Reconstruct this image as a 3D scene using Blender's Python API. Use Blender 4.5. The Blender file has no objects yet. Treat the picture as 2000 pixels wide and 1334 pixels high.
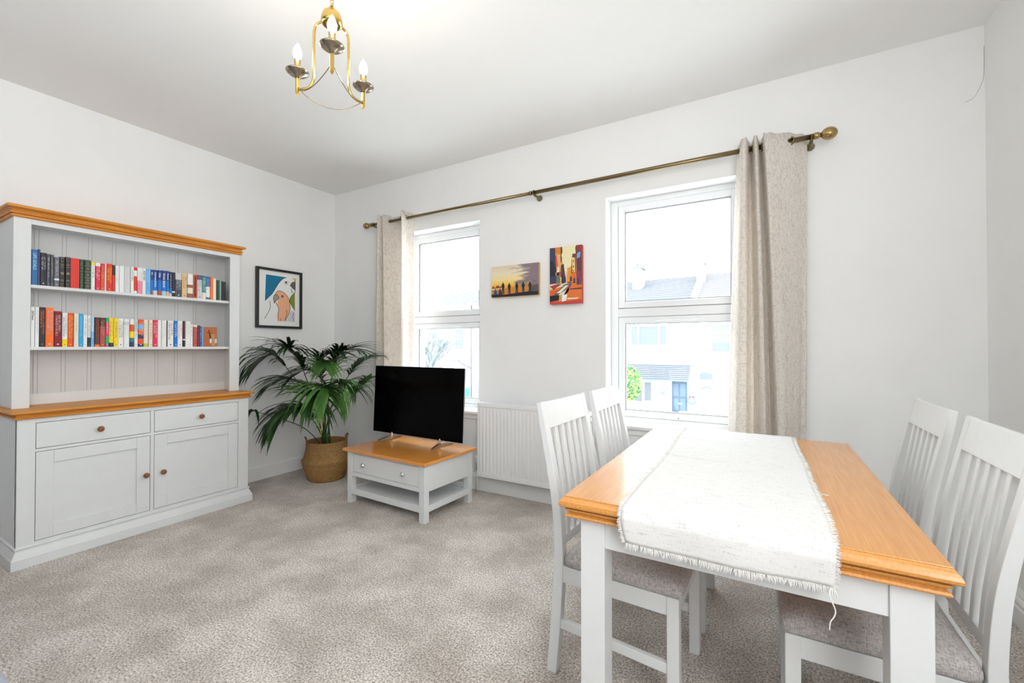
import bpy, bmesh, math, random
from mathutils import Vector, Matrix
random.seed(7)
S = bpy.context.scene
# ---------------------------------------------------------------- camera
cam_d = bpy.data.cameras.new('camera'); cam = bpy.data.objects.new('camera', cam_d); S.collection.objects.link(cam)
cam_d.sensor_width = 36.0; cam_d.lens = 850.0/2000*36; cam_d.clip_start = .05; cam_d.clip_end = 300
cam.location = (3.938, -3.037, 1.2)
cam.rotation_euler = (math.radians(90.596), 0, math.radians(30.15))
S.camera = cam
S.view_settings.view_transform = 'Standard'; S.view_settings.look = 'None'
S.view_settings.exposure = 0.48; S.view_settings.gamma = 1; S.view_settings.use_curve_mapping = False
try:
    S.cycles.use_denoising = True; S.cycles.max_bounces = 10; S.cycles.diffuse_bounces = 6; S.cycles.transparent_max_bounces = 12
    S.cycles.sample_clamp_indirect = 6
except Exception: pass
# ---------------------------------------------------------------- world (overcast white sky)
world = bpy.data.worlds.new('sky'); S.world = world; world.use_nodes = True
bg = world.node_tree.nodes['Background']; bg.inputs[0].default_value = (.90,.955,1,1); bg.inputs[1].default_value = 8.6
def lamp(name, kind, loc, power, color=(1,1,1), rot=(0,0,0), size=None, size_y=None, portal=False):
    l = bpy.data.lights.new(name, kind); l.energy = power; l.color = color
    if kind == 'AREA':
        l.shape = 'RECTANGLE'; l.size = size; l.size_y = size_y or size
        if portal: l.cycles.is_portal = True
    elif size: l.shadow_soft_size = size
    o = bpy.data.objects.new(name, l); o.location = loc; o.rotation_euler = rot; S.collection.objects.link(o); return o
R90 = math.pi/2
# daylight through the two windows
lamp('window_daylight', 'AREA', (1.41,.2,1.46), 1, rot=(-R90,0,0), size=.9, size_y=1.62, portal=True)
lamp('window_daylight', 'AREA', (3.40,.2,1.46), 1, rot=(-R90,0,0), size=.9, size_y=1.62, portal=True)
# added fill lights, out of view behind and beside the viewer
lamp('added_fill_light', 'AREA', (3.3,-3.75,1.55), 32, color=(.95,.98,1), rot=(math.pi,0,0), size=2.4, size_y=.9)
lamp('added_fill_light', 'AREA', (4.80,-3.20,1.75), 36, color=(.97,.985,1), rot=(math.radians(88),0,math.radians(78)), size=1.2, size_y=1.5)
lamp('added_fill_light', 'AREA', (3.9,-4.15,1.9), 9, color=(.97,.985,1), rot=(math.radians(92),0,math.radians(-4)), size=1.7, size_y=1.3)

# ---------------------------------------------------------------- materials
def mat(name, col, rough=.5, metal=0, noise=0, nscale=40, bump=0, bscale=200, spec=.5, coat=0, stretch=None, col2=None, emit=None, sss=0, bdist=.002, trans=0):
    m = bpy.data.materials.new(name); m.use_nodes = True; nt = m.node_tree; p = nt.nodes['Principled BSDF']
    p.inputs['Base Color'].default_value = (*col,1); p.inputs['Roughness'].default_value = rough
    p.inputs['Metallic'].default_value = metal; p.inputs['Specular IOR Level'].default_value = spec
    p.inputs['Coat Weight'].default_value = coat; p.inputs['Coat Roughness'].default_value = .15
    if emit: p.inputs['Emission Color'].default_value = (*emit[0],1); p.inputs['Emission Strength'].default_value = emit[1]
    tc = nt.nodes.new('ShaderNodeTexCoord'); mp = nt.nodes.new('ShaderNodeMapping')
    nt.links.new(tc.outputs['Object'], mp.inputs['Vector'])
    if stretch: mp.inputs['Scale'].default_value = stretch
    if noise or col2:
        n = nt.nodes.new('ShaderNodeTexNoise'); n.inputs['Scale'].default_value = nscale; n.inputs['Detail'].default_value = 6; n.inputs['Roughness'].default_value = .6
        nt.links.new(mp.outputs[0], n.inputs['Vector'])
        cr = nt.nodes.new('ShaderNodeValToRGB'); cr.color_ramp.elements[0].position = .32; cr.color_ramp.elements[1].position = .68
        c2 = col2 or tuple(max(0,c*(1-noise)) for c in col)
        cr.color_ramp.elements[0].color = (*c2,1); cr.color_ramp.elements[1].color = (*col,1)
        nt.links.new(n.outputs['Fac'], cr.inputs[0]); nt.links.new(cr.outputs[0], p.inputs['Base Color'])
    if bump:
        b = nt.nodes.new('ShaderNodeTexNoise'); b.inputs['Scale'].default_value = bscale; b.inputs['Detail'].default_value = 3
        nt.links.new(mp.outputs[0], b.inputs['Vector'])
        bn = nt.nodes.new('ShaderNodeBump'); bn.inputs['Strength'].default_value = bump; bn.inputs['Distance'].default_value = bdist
        nt.links.new(b.outputs['Fac'], bn.inputs['Height']); nt.links.new(bn.outputs[0], p.inputs['Normal'])
    return m
def wood(name, c1, c2, axis, rough=.32, scale=9, coat=.3):
    st = [1,1,1]; 
    for i in range(3): st[i] = .045 if i == axis else 1.5
    m = mat(name, c1, rough=rough, col2=c2, nscale=scale*12, stretch=st, coat=coat, bump=.05, bscale=120)
    return m
M = {}
M['wall'] = mat('wall_paint', (.87,.872,.865), .85, noise=.03, nscale=3, bump=.10, bscale=140, bdist=.001)
M['ceil'] = mat('ceiling_paint', (.87,.87,.86), .9, noise=.02, nscale=2, bump=.06, bscale=90, bdist=.001)
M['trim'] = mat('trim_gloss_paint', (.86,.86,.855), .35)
M['upvc'] = mat('white_window_plastic', (.88,.89,.90), .25)
M['gap'] = mat('dark_gap', (.12,.12,.12), .8)
M['grey'] = mat('dove_grey_painted_wood', (.70,.71,.705), .42, noise=.03, nscale=14)
M['greydk'] = mat('beadboard_grey_paint', (.60,.59,.58), .5, noise=.03, nscale=14)
M['chair'] = mat('light_grey_painted_chair_wood', (.72,.73,.725), .4, noise=.03, nscale=20)
M['oak_x'] = wood('golden_oak_grain_x', (.68,.335,.105), (.56,.25,.068), 0)
M['oak_y'] = wood('golden_oak_grain_y', (.70,.32,.072), (.54,.215,.038), 1, rough=.27, coat=.45)
M['tvoak'] = wood('amber_oak', (.80,.33,.06), (.60,.22,.035), 0, rough=.25, coat=.7)
M['dreoak'] = wood('deep_honey_oak', (.74,.31,.045), (.46,.165,.018), 1, rough=.5, coat=.05)
M['knob'] = mat('brown_wood_knob', (.26,.095,.03), .3, noise=.3, nscale=60)
M['brass'] = mat('antique_brass', (.42,.30,.13), .26, metal=1)
M['rod'] = mat('dull_brass_rod', (.24,.18,.095), .28, metal=1)
M['pewter'] = mat('aged_brass_candle_pan', (.38,.32,.24), .18, metal=1)
M['gold'] = mat('satin_gold', (.66,.45,.13), .22, metal=1)
M['chrome'] = mat('chrome', (.75,.75,.76), .08, metal=1)
M['bronze'] = mat('champagne_metal_foot', (.50,.40,.29), .3, metal=1)
M['screen'] = mat('black_screen', (.001,.001,.001), .12, spec=.05)
M['tvedge'] = mat('silver_tv_edge', (.5,.5,.5), .3, metal=.8)
M['black'] = mat('black_frame', (.012,.012,.014), .4)
M['paper'] = mat('paper_white', (.86,.86,.84), .7)
M['soil'] = mat('dark_soil', (.02,.015,.01), .95)
M['valve'] = mat('white_valve_plastic', (.8,.8,.78), .3)

def carpet():
    m = bpy.data.materials.new('greige_twist_carpet'); m.use_nodes = True; nt = m.node_tree; p = nt.nodes['Principled BSDF']
    N = nt.nodes.new; L = nt.links.new
    tc = N('ShaderNodeTexCoord')
    def noise(sc, det, rough=.6):
        n = N('ShaderNodeTexNoise'); n.inputs['Scale'].default_value = sc; n.inputs['Detail'].default_value = det; n.inputs['Roughness'].default_value = rough
        L(tc.outputs['Object'], n.inputs['Vector']); return n
    fine = noise(125, 5, .8); tuft = N('ShaderNodeTexVoronoi'); tuft.inputs['Scale'].default_value = 150; L(tc.outputs['Object'], tuft.inputs['Vector'])
    big = noise(3.2, 4, .62)
    r1 = N('ShaderNodeValToRGB'); r1.color_ramp.elements[0].position = .41; r1.color_ramp.elements[1].position = .58
    r1.color_ramp.elements[0].color = (.25,.213,.182,1); r1.color_ramp.elements[1].color = (.96,.88,.80,1); L(fine.outputs['Fac'], r1.inputs[0])
    r2 = N('ShaderNodeValToRGB'); r2.color_ramp.elements[0].position = .38; r2.color_ramp.elements[1].position = .62
    r2.color_ramp.elements[0].color = (.70,.675,.65,1); r2.color_ramp.elements[1].color = (1,1,1,1); L(big.outputs['Fac'], r2.inputs[0])
    mx = N('ShaderNodeMix'); mx.data_type = 'RGBA'; mx.blend_type = 'MULTIPLY'; mx.inputs[0].default_value = 1
    L(r1.outputs[0], mx.inputs[6]); L(r2.outputs[0], mx.inputs[7]); L(mx.outputs[2], p.inputs['Base Color'])
    p.inputs['Roughness'].default_value = 1; p.inputs['Specular IOR Level'].default_value = .1; p.inputs['Sheen Weight'].default_value = .25
    ad = N('ShaderNodeMath'); ad.operation = 'SUBTRACT'; L(fine.outputs['Fac'], ad.inputs[0]); L(tuft.outputs['Distance'], ad.inputs[1])
    b = N('ShaderNodeBump'); b.inputs['Strength'].default_value = .7; b.inputs['Distance'].default_value = .006; L(ad.outputs[0], b.inputs['Height']); L(b.outputs[0], p.inputs['Normal'])
    return m
M['carpet'] = carpet()
def weave(name, c1, c2, sx, sy, bump=.3, rough=.9, fleck=None, trans=0, cs='Object', thr=.5):
    """woven cloth: two crossed stretched noises"""
    m = bpy.data.materials.new(name); m.use_nodes = True; nt = m.node_tree; p = nt.nodes['Principled BSDF']; N = nt.nodes.new; L = nt.links.new
    tc = N('ShaderNodeTexCoord'); out = []
    for st in ((1,.12,.12),(.12,1,1)):
        mp = N('ShaderNodeMapping'); mp.inputs['Scale'].default_value = st; L(tc.outputs[cs], mp.inputs['Vector'])
        n = N('ShaderNodeTexNoise'); n.inputs['Scale'].default_value = sx if st[0] == 1 else sy; n.inputs['Detail'].default_value = 4; L(mp.outputs[0], n.inputs['Vector']); out.append(n)
    a = N('ShaderNodeMath'); a.operation = 'ADD'; L(out[0].outputs['Fac'], a.inputs[0]); L(out[1].outputs['Fac'], a.inputs[1])
    h = N('ShaderNodeMath'); h.operation = 'MULTIPLY'; h.inputs[1].default_value = .5; L(a.outputs[0], h.inputs[0])
    r = N('ShaderNodeValToRGB'); r.color_ramp.elements[0].position = thr-.12; r.color_ramp.elements[1].position = thr+.05
    r.color_ramp.elements[0].color = (*c2,1); r.color_ramp.elements[1].color = (*c1,1); L(h.outputs[0], r.inputs[0]); L(r.outputs[0], p.inputs['Base Color'])
    p.inputs['Roughness'].default_value = rough; p.inputs['Specular IOR Level'].default_value = .15; p.inputs['Sheen Weight'].default_value = .15
    b = N('ShaderNodeBump'); b.inputs['Strength'].default_value = bump; b.inputs['Distance'].default_value = .001; L(h.outputs[0], b.inputs['Height']); L(b.outputs[0], p.inputs['Normal'])
    if trans:
        t = N('ShaderNodeBsdfTranslucent'); L(r.outputs[0], t.inputs[0]); ms = N('ShaderNodeMixShader'); ms.inputs[0].default_value = trans
        o = nt.nodes['Material Output']; L(p.outputs[0], ms.inputs[1]); L(t.outputs[0], ms.inputs[2]); L(ms.outputs[0], o.inputs[0])
    return m
M['seat'] = weave('taupe_seat_weave', (.53,.50,.485), (.23,.21,.205), 560, 560, .5)
M['runner'] = weave('natural_cotton_runner', (.71,.70,.68), (.47,.45,.43), 500, 260, .5, thr=.42)
M['fringe'] = mat('cotton_fringe', (.82,.80,.76), .9)
M['curtain'] = weave('oatmeal_textured_curtain', (.90,.85,.79), (.64,.58,.52), 260, 190, .6, trans=.35, thr=.47)
M['sofa'] = mat('blue_grey_sofa_fabric', (.42,.44,.52), .95, noise=.3, nscale=250, bump=.5, bscale=400)
def glass():
    m = bpy.data.materials.new('window_glass'); m.use_nodes = True; nt = m.node_tree; nt.nodes.clear(); N = nt.nodes.new; L = nt.links.new
    o = N('ShaderNodeOutputMaterial'); ms = N('ShaderNodeMixShader'); t = N('ShaderNodeBsdfTransparent'); g = N('ShaderNodeBsdfGlossy'); g.inputs['Roughness'].default_value = .01
    t.inputs[0].default_value = (.96,.98,.98,1); ms.inputs[0].default_value = .05
    L(t.outputs[0], ms.inputs[1]); L(g.outputs[0], ms.inputs[2]); L(ms.outputs[0], o.inputs[0]); return m
M['glass'] = glass()
def solid(rgb, rough=.6):
    k = 'c%.3f_%.3f_%.3f' % rgb
    if k not in M: M[k] = mat('paint_%02d_%02d_%02d' % tuple(int(c*99) for c in rgb), rgb, rough)
    return M[k]

# ---------------------------------------------------------------- mesh helpers
class MB:
    def __init__(s): s.bm = bmesh.new(); s.mats = []; s.sm = False
    def mi(s, m):
        if m is None: return 0
        if m not in s.mats: s.mats.append(m)
        return s.mats.index(m)+1
    def faces(s, vs, fs, m=None, smooth=False):
        v = [s.bm.verts.new(p) for p in vs]; i = s.mi(m)
        for f in fs:
            try: q = s.bm.faces.new([v[k] for k in f]); q.material_index = i; q.smooth = smooth
            except ValueError: pass
        return v
    def box(s, x0, x1, y0, y1, z0, z1, m=None):
        s.faces([(x0,y0,z0),(x1,y0,z0),(x1,y1,z0),(x0,y1,z0),(x0,y0,z1),(x1,y0,z1),(x1,y1,z1),(x0,y1,z1)],
                [(3,2,1,0),(4,5,6,7),(0,1,5,4),(1,2,6,5),(2,3,7,6),(3,0,4,7)], m)
    def prism(s, pts, a, b, axis='y', m=None, smooth=False):
        """pts: 2D outline; axis y -> pts are (x,z); axis x -> (y,z); axis z -> (x,y)"""
        n = len(pts)
        def P(p, t): return (p[0],t,p[1]) if axis == 'y' else (t,p[0],p[1]) if axis == 'x' else (p[0],p[1],t)
        vs = [P(p,a) for p in pts]+[P(p,b) for p in pts]
        fs = [tuple(range(n)), tuple(range(2*n-1,n-1,-1))]+[(i,i+n,(i+1)%n+n,(i+1)%n) for i in range(n)]
        s.faces(vs, fs, m, smooth)
    def loft(s, rings, m=None, closed=True, cap=True, smooth=True):
        n = len(rings[0]); vs = [p for r in rings for p in r]; fs = []
        for j in range(len(rings)-1):
            for i in range(n if closed else n-1):
                a=j*n+i; b=j*n+(i+1)%n; fs.append((a,b,b+n,a+n))
        if cap: fs.append(tuple(range(n-1,-1,-1))); k=(len(rings)-1)*n; fs.append(tuple(range(k,k+n)))
        s.faces(vs, fs, m, smooth)
    def rect(s, x0, x1, y0, y1, prof, m=None, sides=(1,1,1,1), cap=True):
        """stacked rectangular rings; prof = [(offset,z)], sides = weight of the offset on x0,x1,y0,y1"""
        s.loft([[(x0-o*sides[0],y0-o*sides[2],z),(x1+o*sides[1],y0-o*sides[2],z),(x1+o*sides[1],y1+o*sides[3],z),(x0-o*sides[0],y1+o*sides[3],z)] for o,z in prof], m, smooth=False, cap=cap)
    def lathe(s, prof, c=(0,0,0), seg=24, m=None, axis='z', cap=True):
        rings=[]
        for r,h in prof:
            ring=[]
            for i in range(seg):
                a=2*math.pi*i/seg; u,v=r*math.cos(a),r*math.sin(a)
                ring.append((c[0]+u,c[1]+v,c[2]+h) if axis=='z' else (c[0]+h,c[1]+u,c[2]+v) if axis=='x' else (c[0]+v,c[1]+h,c[2]+u))
            rings.append(ring)
        s.loft(rings, m, cap=cap)
    def tube(s, pts, r, seg=8, m=None, cap=True):
        pts=[Vector(p) for p in pts]; rings=[]; n=len(pts); up=None
        for i,p in enumerate(pts):
            d=(pts[min(i+1,n-1)]-pts[max(i-1,0)]).normalized()
            if up is None: up = d.orthogonal().normalized()
            up=(up-d*up.dot(d)).normalized(); w=d.cross(up); rr=r[i] if isinstance(r,(list,tuple)) else r
            rings.append([tuple(p+(up*math.cos(2*math.pi*k/seg)+w*math.sin(2*math.pi*k/seg))*rr) for k in range(seg)])
        s.loft(rings, m, cap=cap)
    def torus(s, c, R, r, axis=(0,0,1), seg=20, m=None):
        a=Vector(axis).normalized(); u=a.orthogonal().normalized(); w=a.cross(u); c=Vector(c); vs=[]; fs=[]; k=8
        for i in range(seg):
            t=2*math.pi*i/seg; d=u*math.cos(t)+w*math.sin(t)
            for j in range(k):
                q=2*math.pi*j/k; vs.append(tuple(c+d*(R+r*math.cos(q))+a*r*math.sin(q)))
        for i in range(seg):
            for j in range(k): fs.append((i*k+j,((i+1)%seg)*k+j,((i+1)%seg)*k+(j+1)%k,i*k+(j+1)%k))
        s.faces(vs,fs,m,True)
    def build(s, name, m=None, parent=None, bevel=0, seg=2, sub=0, solidify=0):
        bmesh.ops.recalc_face_normals(s.bm, faces=s.bm.faces[:])
        me=bpy.data.meshes.new(name); s.bm.to_mesh(me); s.bm.free()
        me.materials.append(m if m is not None else (s.mats[0] if s.mats else None))
        for q in s.mats: me.materials.append(q)
        o=bpy.data.objects.new(name, me); S.collection.objects.link(o)
        if parent: o.parent=parent
        if solidify: z=o.modifiers.new('s','SOLIDIFY'); z.thickness=solidify; z.offset=0
        if bevel: b=o.modifiers.new('b','BEVEL'); b.width=bevel; b.segments=seg; b.limit_method='ANGLE'; b.angle_limit=math.radians(35)
        if sub: z=o.modifiers.new('u','SUBSURF'); z.levels=sub; z.render_levels=sub
        return o
def tag(o, label, cat, group=None, kind=None):
    if label: o['label']=label
    if cat: o['category']=cat
    if group: o['group']=group
    if kind: o['kind']=kind
    return o
def empty(name, loc=(0,0,0), rz=0, label=None, cat=None, group=None, kind=None):
    o=bpy.data.objects.new(name,None); o.empty_display_size=.05; S.collection.objects.link(o); o.location=loc; o.rotation_euler=(0,0,rz)
    return tag(o,label,cat,group,kind)
def struct(o): o['kind']='structure'; return o
def bx(name, x0,x1,y0,y1,z0,z1, m, parent=None, bevel=0):
    b=MB(); b.box(x0,x1,y0,y1,z0,z1); return b.build(name,m,parent,bevel)
def dup(root, loc, rz, label, scale=None):
    r=root.copy(); S.collection.objects.link(r); r.location=loc; r.rotation_euler=(0,0,rz); r['label']=label
    for ch in list(root.children):
        c=ch.copy(); S.collection.objects.link(c); c.parent=r
        for g in list(ch.children):
            d=g.copy(); S.collection.objects.link(d); d.parent=c
    return r
def catmull(P, n=8):
    P=[Vector(p) for p in P]; out=[]
    for i in range(len(P)-1):
        p0=P[max(i-1,0)];p1=P[i];p2=P[i+1];p3=P[min(i+2,len(P)-1)]
        for k in range(n):
            t=k/n; out.append(.5*((2*p1)+(p2-p0)*t+(2*p0-5*p1+4*p2-p3)*t*t+(3*p1-p0-3*p2+p3)*t**3))
    out.append(P[-1]); return out

# ================================================================ ROOM
ZC=2.797; XR=4.89; YB=-4.3
WZ0,WZ1=.65,2.266
W1=(.958,1.864); W2=(2.953,3.853)
struct(bx('floor', -.05,XR+.05,YB-.05,.36,-.06,0, M['carpet']))
struct(bx('ceiling', -.2,XR+.2,YB-.2,.36,ZC,ZC+.12, M['ceil']))
struct(bx('wall_left', -.2,0,YB-.2,.36,0,ZC, M['wall']))
struct(bx('wall_right', XR,XR+.2,YB-.2,.36,0,ZC, M['wall']))
struct(bx('wall_back', 0,XR,YB-.2,YB,0,ZC, mat('dark_bounce_reducing_paint',(.09,.10,.11),.85)))  # unseen wall, coloured dark to cut the light bounced back into the room
b=MB()
for x0,x1 in ((0,W1[0]),(W1[1],W2[0]),(W2[1],XR)): b.box(x0,x1,0,.34,0,ZC)
for x0,x1 in (W1,W2): b.box(x0,x1,0,.34,0,WZ0-.025); b.box(x0,x1,0,.34,WZ1,ZC)
wf=struct(b.build('wall_front', M['wall']))
b=MB(); pts=catmull([(4.819,-.0005,2.43),(4.85,-.0005,2.445),(4.872,-.0005,2.49),(4.886,-.0005,2.546),(4.888,-.0005,2.69)],4)
b.tube(pts,.0012,4); b.build('plaster_crack', mat('crack_line',(.45,.44,.42),.9), wf)
def skirting(name, prof, a, bb, axis, m=M['trim']):
    q=MB(); q.prism(prof,a,bb,axis); return struct(q.build(name,m,None,.0015))
sk=[(0,0),(.018,0),(.018,.108),(.012,.118),(.006,.128),(0,.13)]
skirting('baseboard_left',[(x,z) for x,z in sk],YB,0,'y')
skirting('baseboard_front',[(-x*1.6,z) for x,z in sk],.018,XR-.02,'x')
vp=[(0,0),(.022,0),(.022,.075),(.016,.083),(.018,.09),(.02,.10),(.016,.11),(.010,.118),(.011,.126),(.005,.14),(0,.15)]
skirting('baseboard_right',[(XR-x,z) for x,z in vp],YB,-.03,'y')
skirting('baseboard_back',[(YB+x,z) for x,z in sk],.02,XR-.03,'x')

# ---------------------------------------------------------------- windows
def ring(b,x0,x1,z0,z1,w,ya,yb,wb=None,wt=None,m=None):
    wb=wb or w; wt=wt or w
    b.box(x0,x0+w,ya,yb,z0,z1,m); b.box(x1-w,x1,ya,yb,z0,z1,m); b.box(x0+w,x1-w,ya,yb,z1-wt,z1,m); b.box(x0+w,x1-w,ya,yb,z0,z0+wb,m)
def window(name, x0, x1, lab, vx, hx):
    w=empty(name,((x0+x1)/2,.15,WZ0),0); w['kind']='structure'; w['label']=lab
    cx=(x0+x1)/2
    def loc(o): o.location=(-cx,-.15,-WZ0); return o
    b=MB(); ring(b,x0,x1,WZ0,WZ1,.052,.13,.19,.036,.038); b.box(x0+.052,x1-.052,.13,.19,1.412,1.474)
    fr=loc(b.build('window_frame',M['upvc'],w,.003))
    b2=MB(); ring(b2,x0+.050,x1-.050,WZ0+.034,WZ1-.036,.008,.134,.15); b2.box(x0+.056,x1-.056,.134,.15,1.408,1.414); b2.box(x0+.056,x1-.056,.134,.15,1.472,1.479)
    loc(b2.build('rubber_seal',M['gap'],w))
    for nm,z0,z1 in (('upper_sash',1.477,2.226),('lower_sash',.689,1.409)):
        b=MB(); ring(b,x0+.056,x1-.056,z0,z1,.040,.124,.17); ring(b,x0+.094,x1-.094,z0+.038,z1-.038,.012,.134,.165)
        s=loc(b.build(nm,M['upvc'],w,.003))
        p=MB(); p.box(x0+.1,x1-.1,.150,.156,z0+.044,z1-.044); p.build('pane',M['glass'],s)
        q=MB(); ring(q,x0+.104,x1-.104,z0+.048,z1-.048,.0025,.133,.1495); q.build('glazing_seal',M['gap'],s)
    b=MB(); b.box(vx[0],vx[1],.112,.124,1.380,1.398); loc(b.build('trickle_vent',M['upvc'],w,.004))
    b=MB(); b.box(hx-.022,hx+.022,.112,.124,.694,.716); b.box(hx-.012,hx+.095,.098,.108,.700,.712); b.lathe([(.008,-.012),(.008,.0)],(hx,.112,.705),12,axis='y')
    h=loc(b.build('window_handle',M['upvc'],w,.002))
    q=MB(); q.lathe([(.0045,-.002),(.0045,0)],(hx,.0975,.706),10,axis='y'); q.build('key_hole',M['gap'],h)
    b=MB(); b.box(x0-.04,x1+.04,-.035,.0,WZ0-.024,WZ0); b.box(x0,x1,0,.13,WZ0-.024,WZ0); loc(b.build('window_sill',M['trim'],w,.004,))
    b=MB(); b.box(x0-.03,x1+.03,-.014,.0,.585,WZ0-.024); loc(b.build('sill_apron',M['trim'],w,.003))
    return w
window('window_1',W1[0],W1[1],'left white window behind the television, house with hipped bay outside',(1.297,1.577),1.40)
window('window_2',W2[0],W2[1],'right white window behind the dining table, dark blue door outside',(3.272,3.563),3.427)
# ================================================================ DRESSER
dr=empty('dresser',(.0,-1.74,0),0,'wide dove grey dresser with golden oak top and cornice against the left wall','dresser')
def D(o): o.location=(0,1.74,0); return o
yl,yr=-2.345,-1.135
b=MB(); b.box(.022,.440,yl,yr,.09,.80); D(b.build('base_carcass',M['gap'],dr))
D(bx('side_panel',.0195,.445,yl-.001,yl+.018,.09,.80,M['grey'],dr,.001)); D(bx('side_panel',.0195,.445,yr-.018,yr+.001,.09,.80,M['grey'],dr,.001))
b=MB()
b.box(.43,.460,yl-.001,-2.277,.09,.802); b.box(.43,.460,-1.209,yr+.001,.09,.802); b.box(.43,.4595,-1.757,-1.738,.126,.776)
b.box(.43,.4597,-2.277,-1.209,.776,.802); b.box(.43,.4597,-2.277,-1.209,.616,.632); b.box(.43,.4597,-2.277,-1.209,.09,.126)
D(b.build('face_frame',M['grey'],dr,.0008))
pl=[(.006,.002),(.024,0),(.024,.052),(.021,.058),(.019,.060),(.017,.066),(.010,.082),(.006,.092),(.007,.100),(.010,.104),(.010,.108),(0,.112)]
b=MB(); b.rect(.02,.460,yl,yr,[(o,z+.0005) for o,z in pl[1:]],sides=(0,1,1,1)); D(b.build('plinth',M['grey'],dr,.0015))
ct=[(0,.800),(.010,.801),(.015,.805),(.016,.811),(.010,.816),(.005,.820),(.006,.825),(.014,.829),(.026,.831),(.031,.836),(.031,.842),(.026,.847),(.020,.8475)]
b=MB(); b.rect(.02,.462,yl,yr,ct,sides=(0,1,1,1)); D(b.build('oak_top',M['dreoak'],dr,.001))
def knob(parent,x,y,z,r=.0165):
    q=MB(); q.lathe([(.007,0),(.006,.008),(.008,.012),(r,.017),(r*1.02,.022),(r*.85,.028),(r*.4,.031),(.001,.0315)],(x,y,z),20,axis='x'); return q.build('knob',M['knob'],parent)
for y0,y1 in ((-2.2742,-1.7598),(-1.7352,-1.2118)):
    q=MB(); q.box(.43,.459,y0,y1,.6348,.7732); d=D(q.build('drawer',M['grey'],dr,.0012)); knob(d,.459,(y0+y1)/2+(.008 if y0<-2 else .008),.701)
for y0,y1,ky in ((-2.2742,-1.7598,-1.783),(-1.7352,-1.2118,-1.690)):
    q=MB(); q.box(.43,.459,y0,y0+.070,.1288,.6132); q.box(.43,.459,y1-.068,y1,.1288,.6132)
    q.box(.43,.4588,y0+.0705,y1-.0685,.545,.6132); q.box(.43,.4588,y0+.0705,y1-.0685,.1288,.197); q.box(.43,.4505,y0+.06,y1-.06,.19,.55)
    d=D(q.build('door',M['grey'],dr,.0009)); knob(d,.459,ky,.363)
# hutch
hy0,hy1=-2.341,-1.132
b=MB(); b.box(.02,.302,hy0,hy0+.02,.848,1.925); b.box(.02,.302,hy1-.02,hy1,.848,1.925); b.box(.302,.32,hy0,-2.272,.848,1.925); b.box(.302,.32,-1.203,hy1,.848,1.925); b.box(.3,.3195,-2.272,-1.203,1.896,1.925); b.box(.13,.30,hy0+.02,hy1-.02,1.905,1.922)
D(b.build('hutch_frame',M['grey'],dr,.001))
b=MB(); ys=[hy0+.02]
for k in range(8):
    c=-2.221+.1205*k; ys+= [c,c+.0185]
ys.append(hy1-.02)
for a,c in zip(ys[:-1],ys[1:]): b.box(.13,.140,a+.0007,c-.0007,.848,1.925)
b.box(.125,.1365,hy0+.02,hy1-.02,.848,1.925,M['gap'])
D(b.build('beadboard_back',M['greydk'],dr))
b=MB(); b.box(.14,.15,-2.32,-1.153,.848,.912); D(b.build('back_rail',M['grey'],dr,.001))
for z in (1.553,1.195):
    D(bx('shelf',.14,.3,-2.321,-1.152,z-.018,z,M['grey'],dr,.001))
cr=[(0,1.925),(.011,1.926),(.014,1.930),(.013,1.936),(.004,1.9375),(.004,1.9415),(.015,1.943),(.018,1.947),(.016,1.953),(.008,1.957),(.009,1.963),(.018,1.970),(.029,1.973),(.033,1.978),(.032,1.986),(.028,1.990),(.0,1.990)]
b=MB(); b.rect(.02,.322,hy0,hy1,cr,sides=(0,1,1,1)); D(b.build('oak_cornice',M['dreoak'],dr,.0012))

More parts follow.
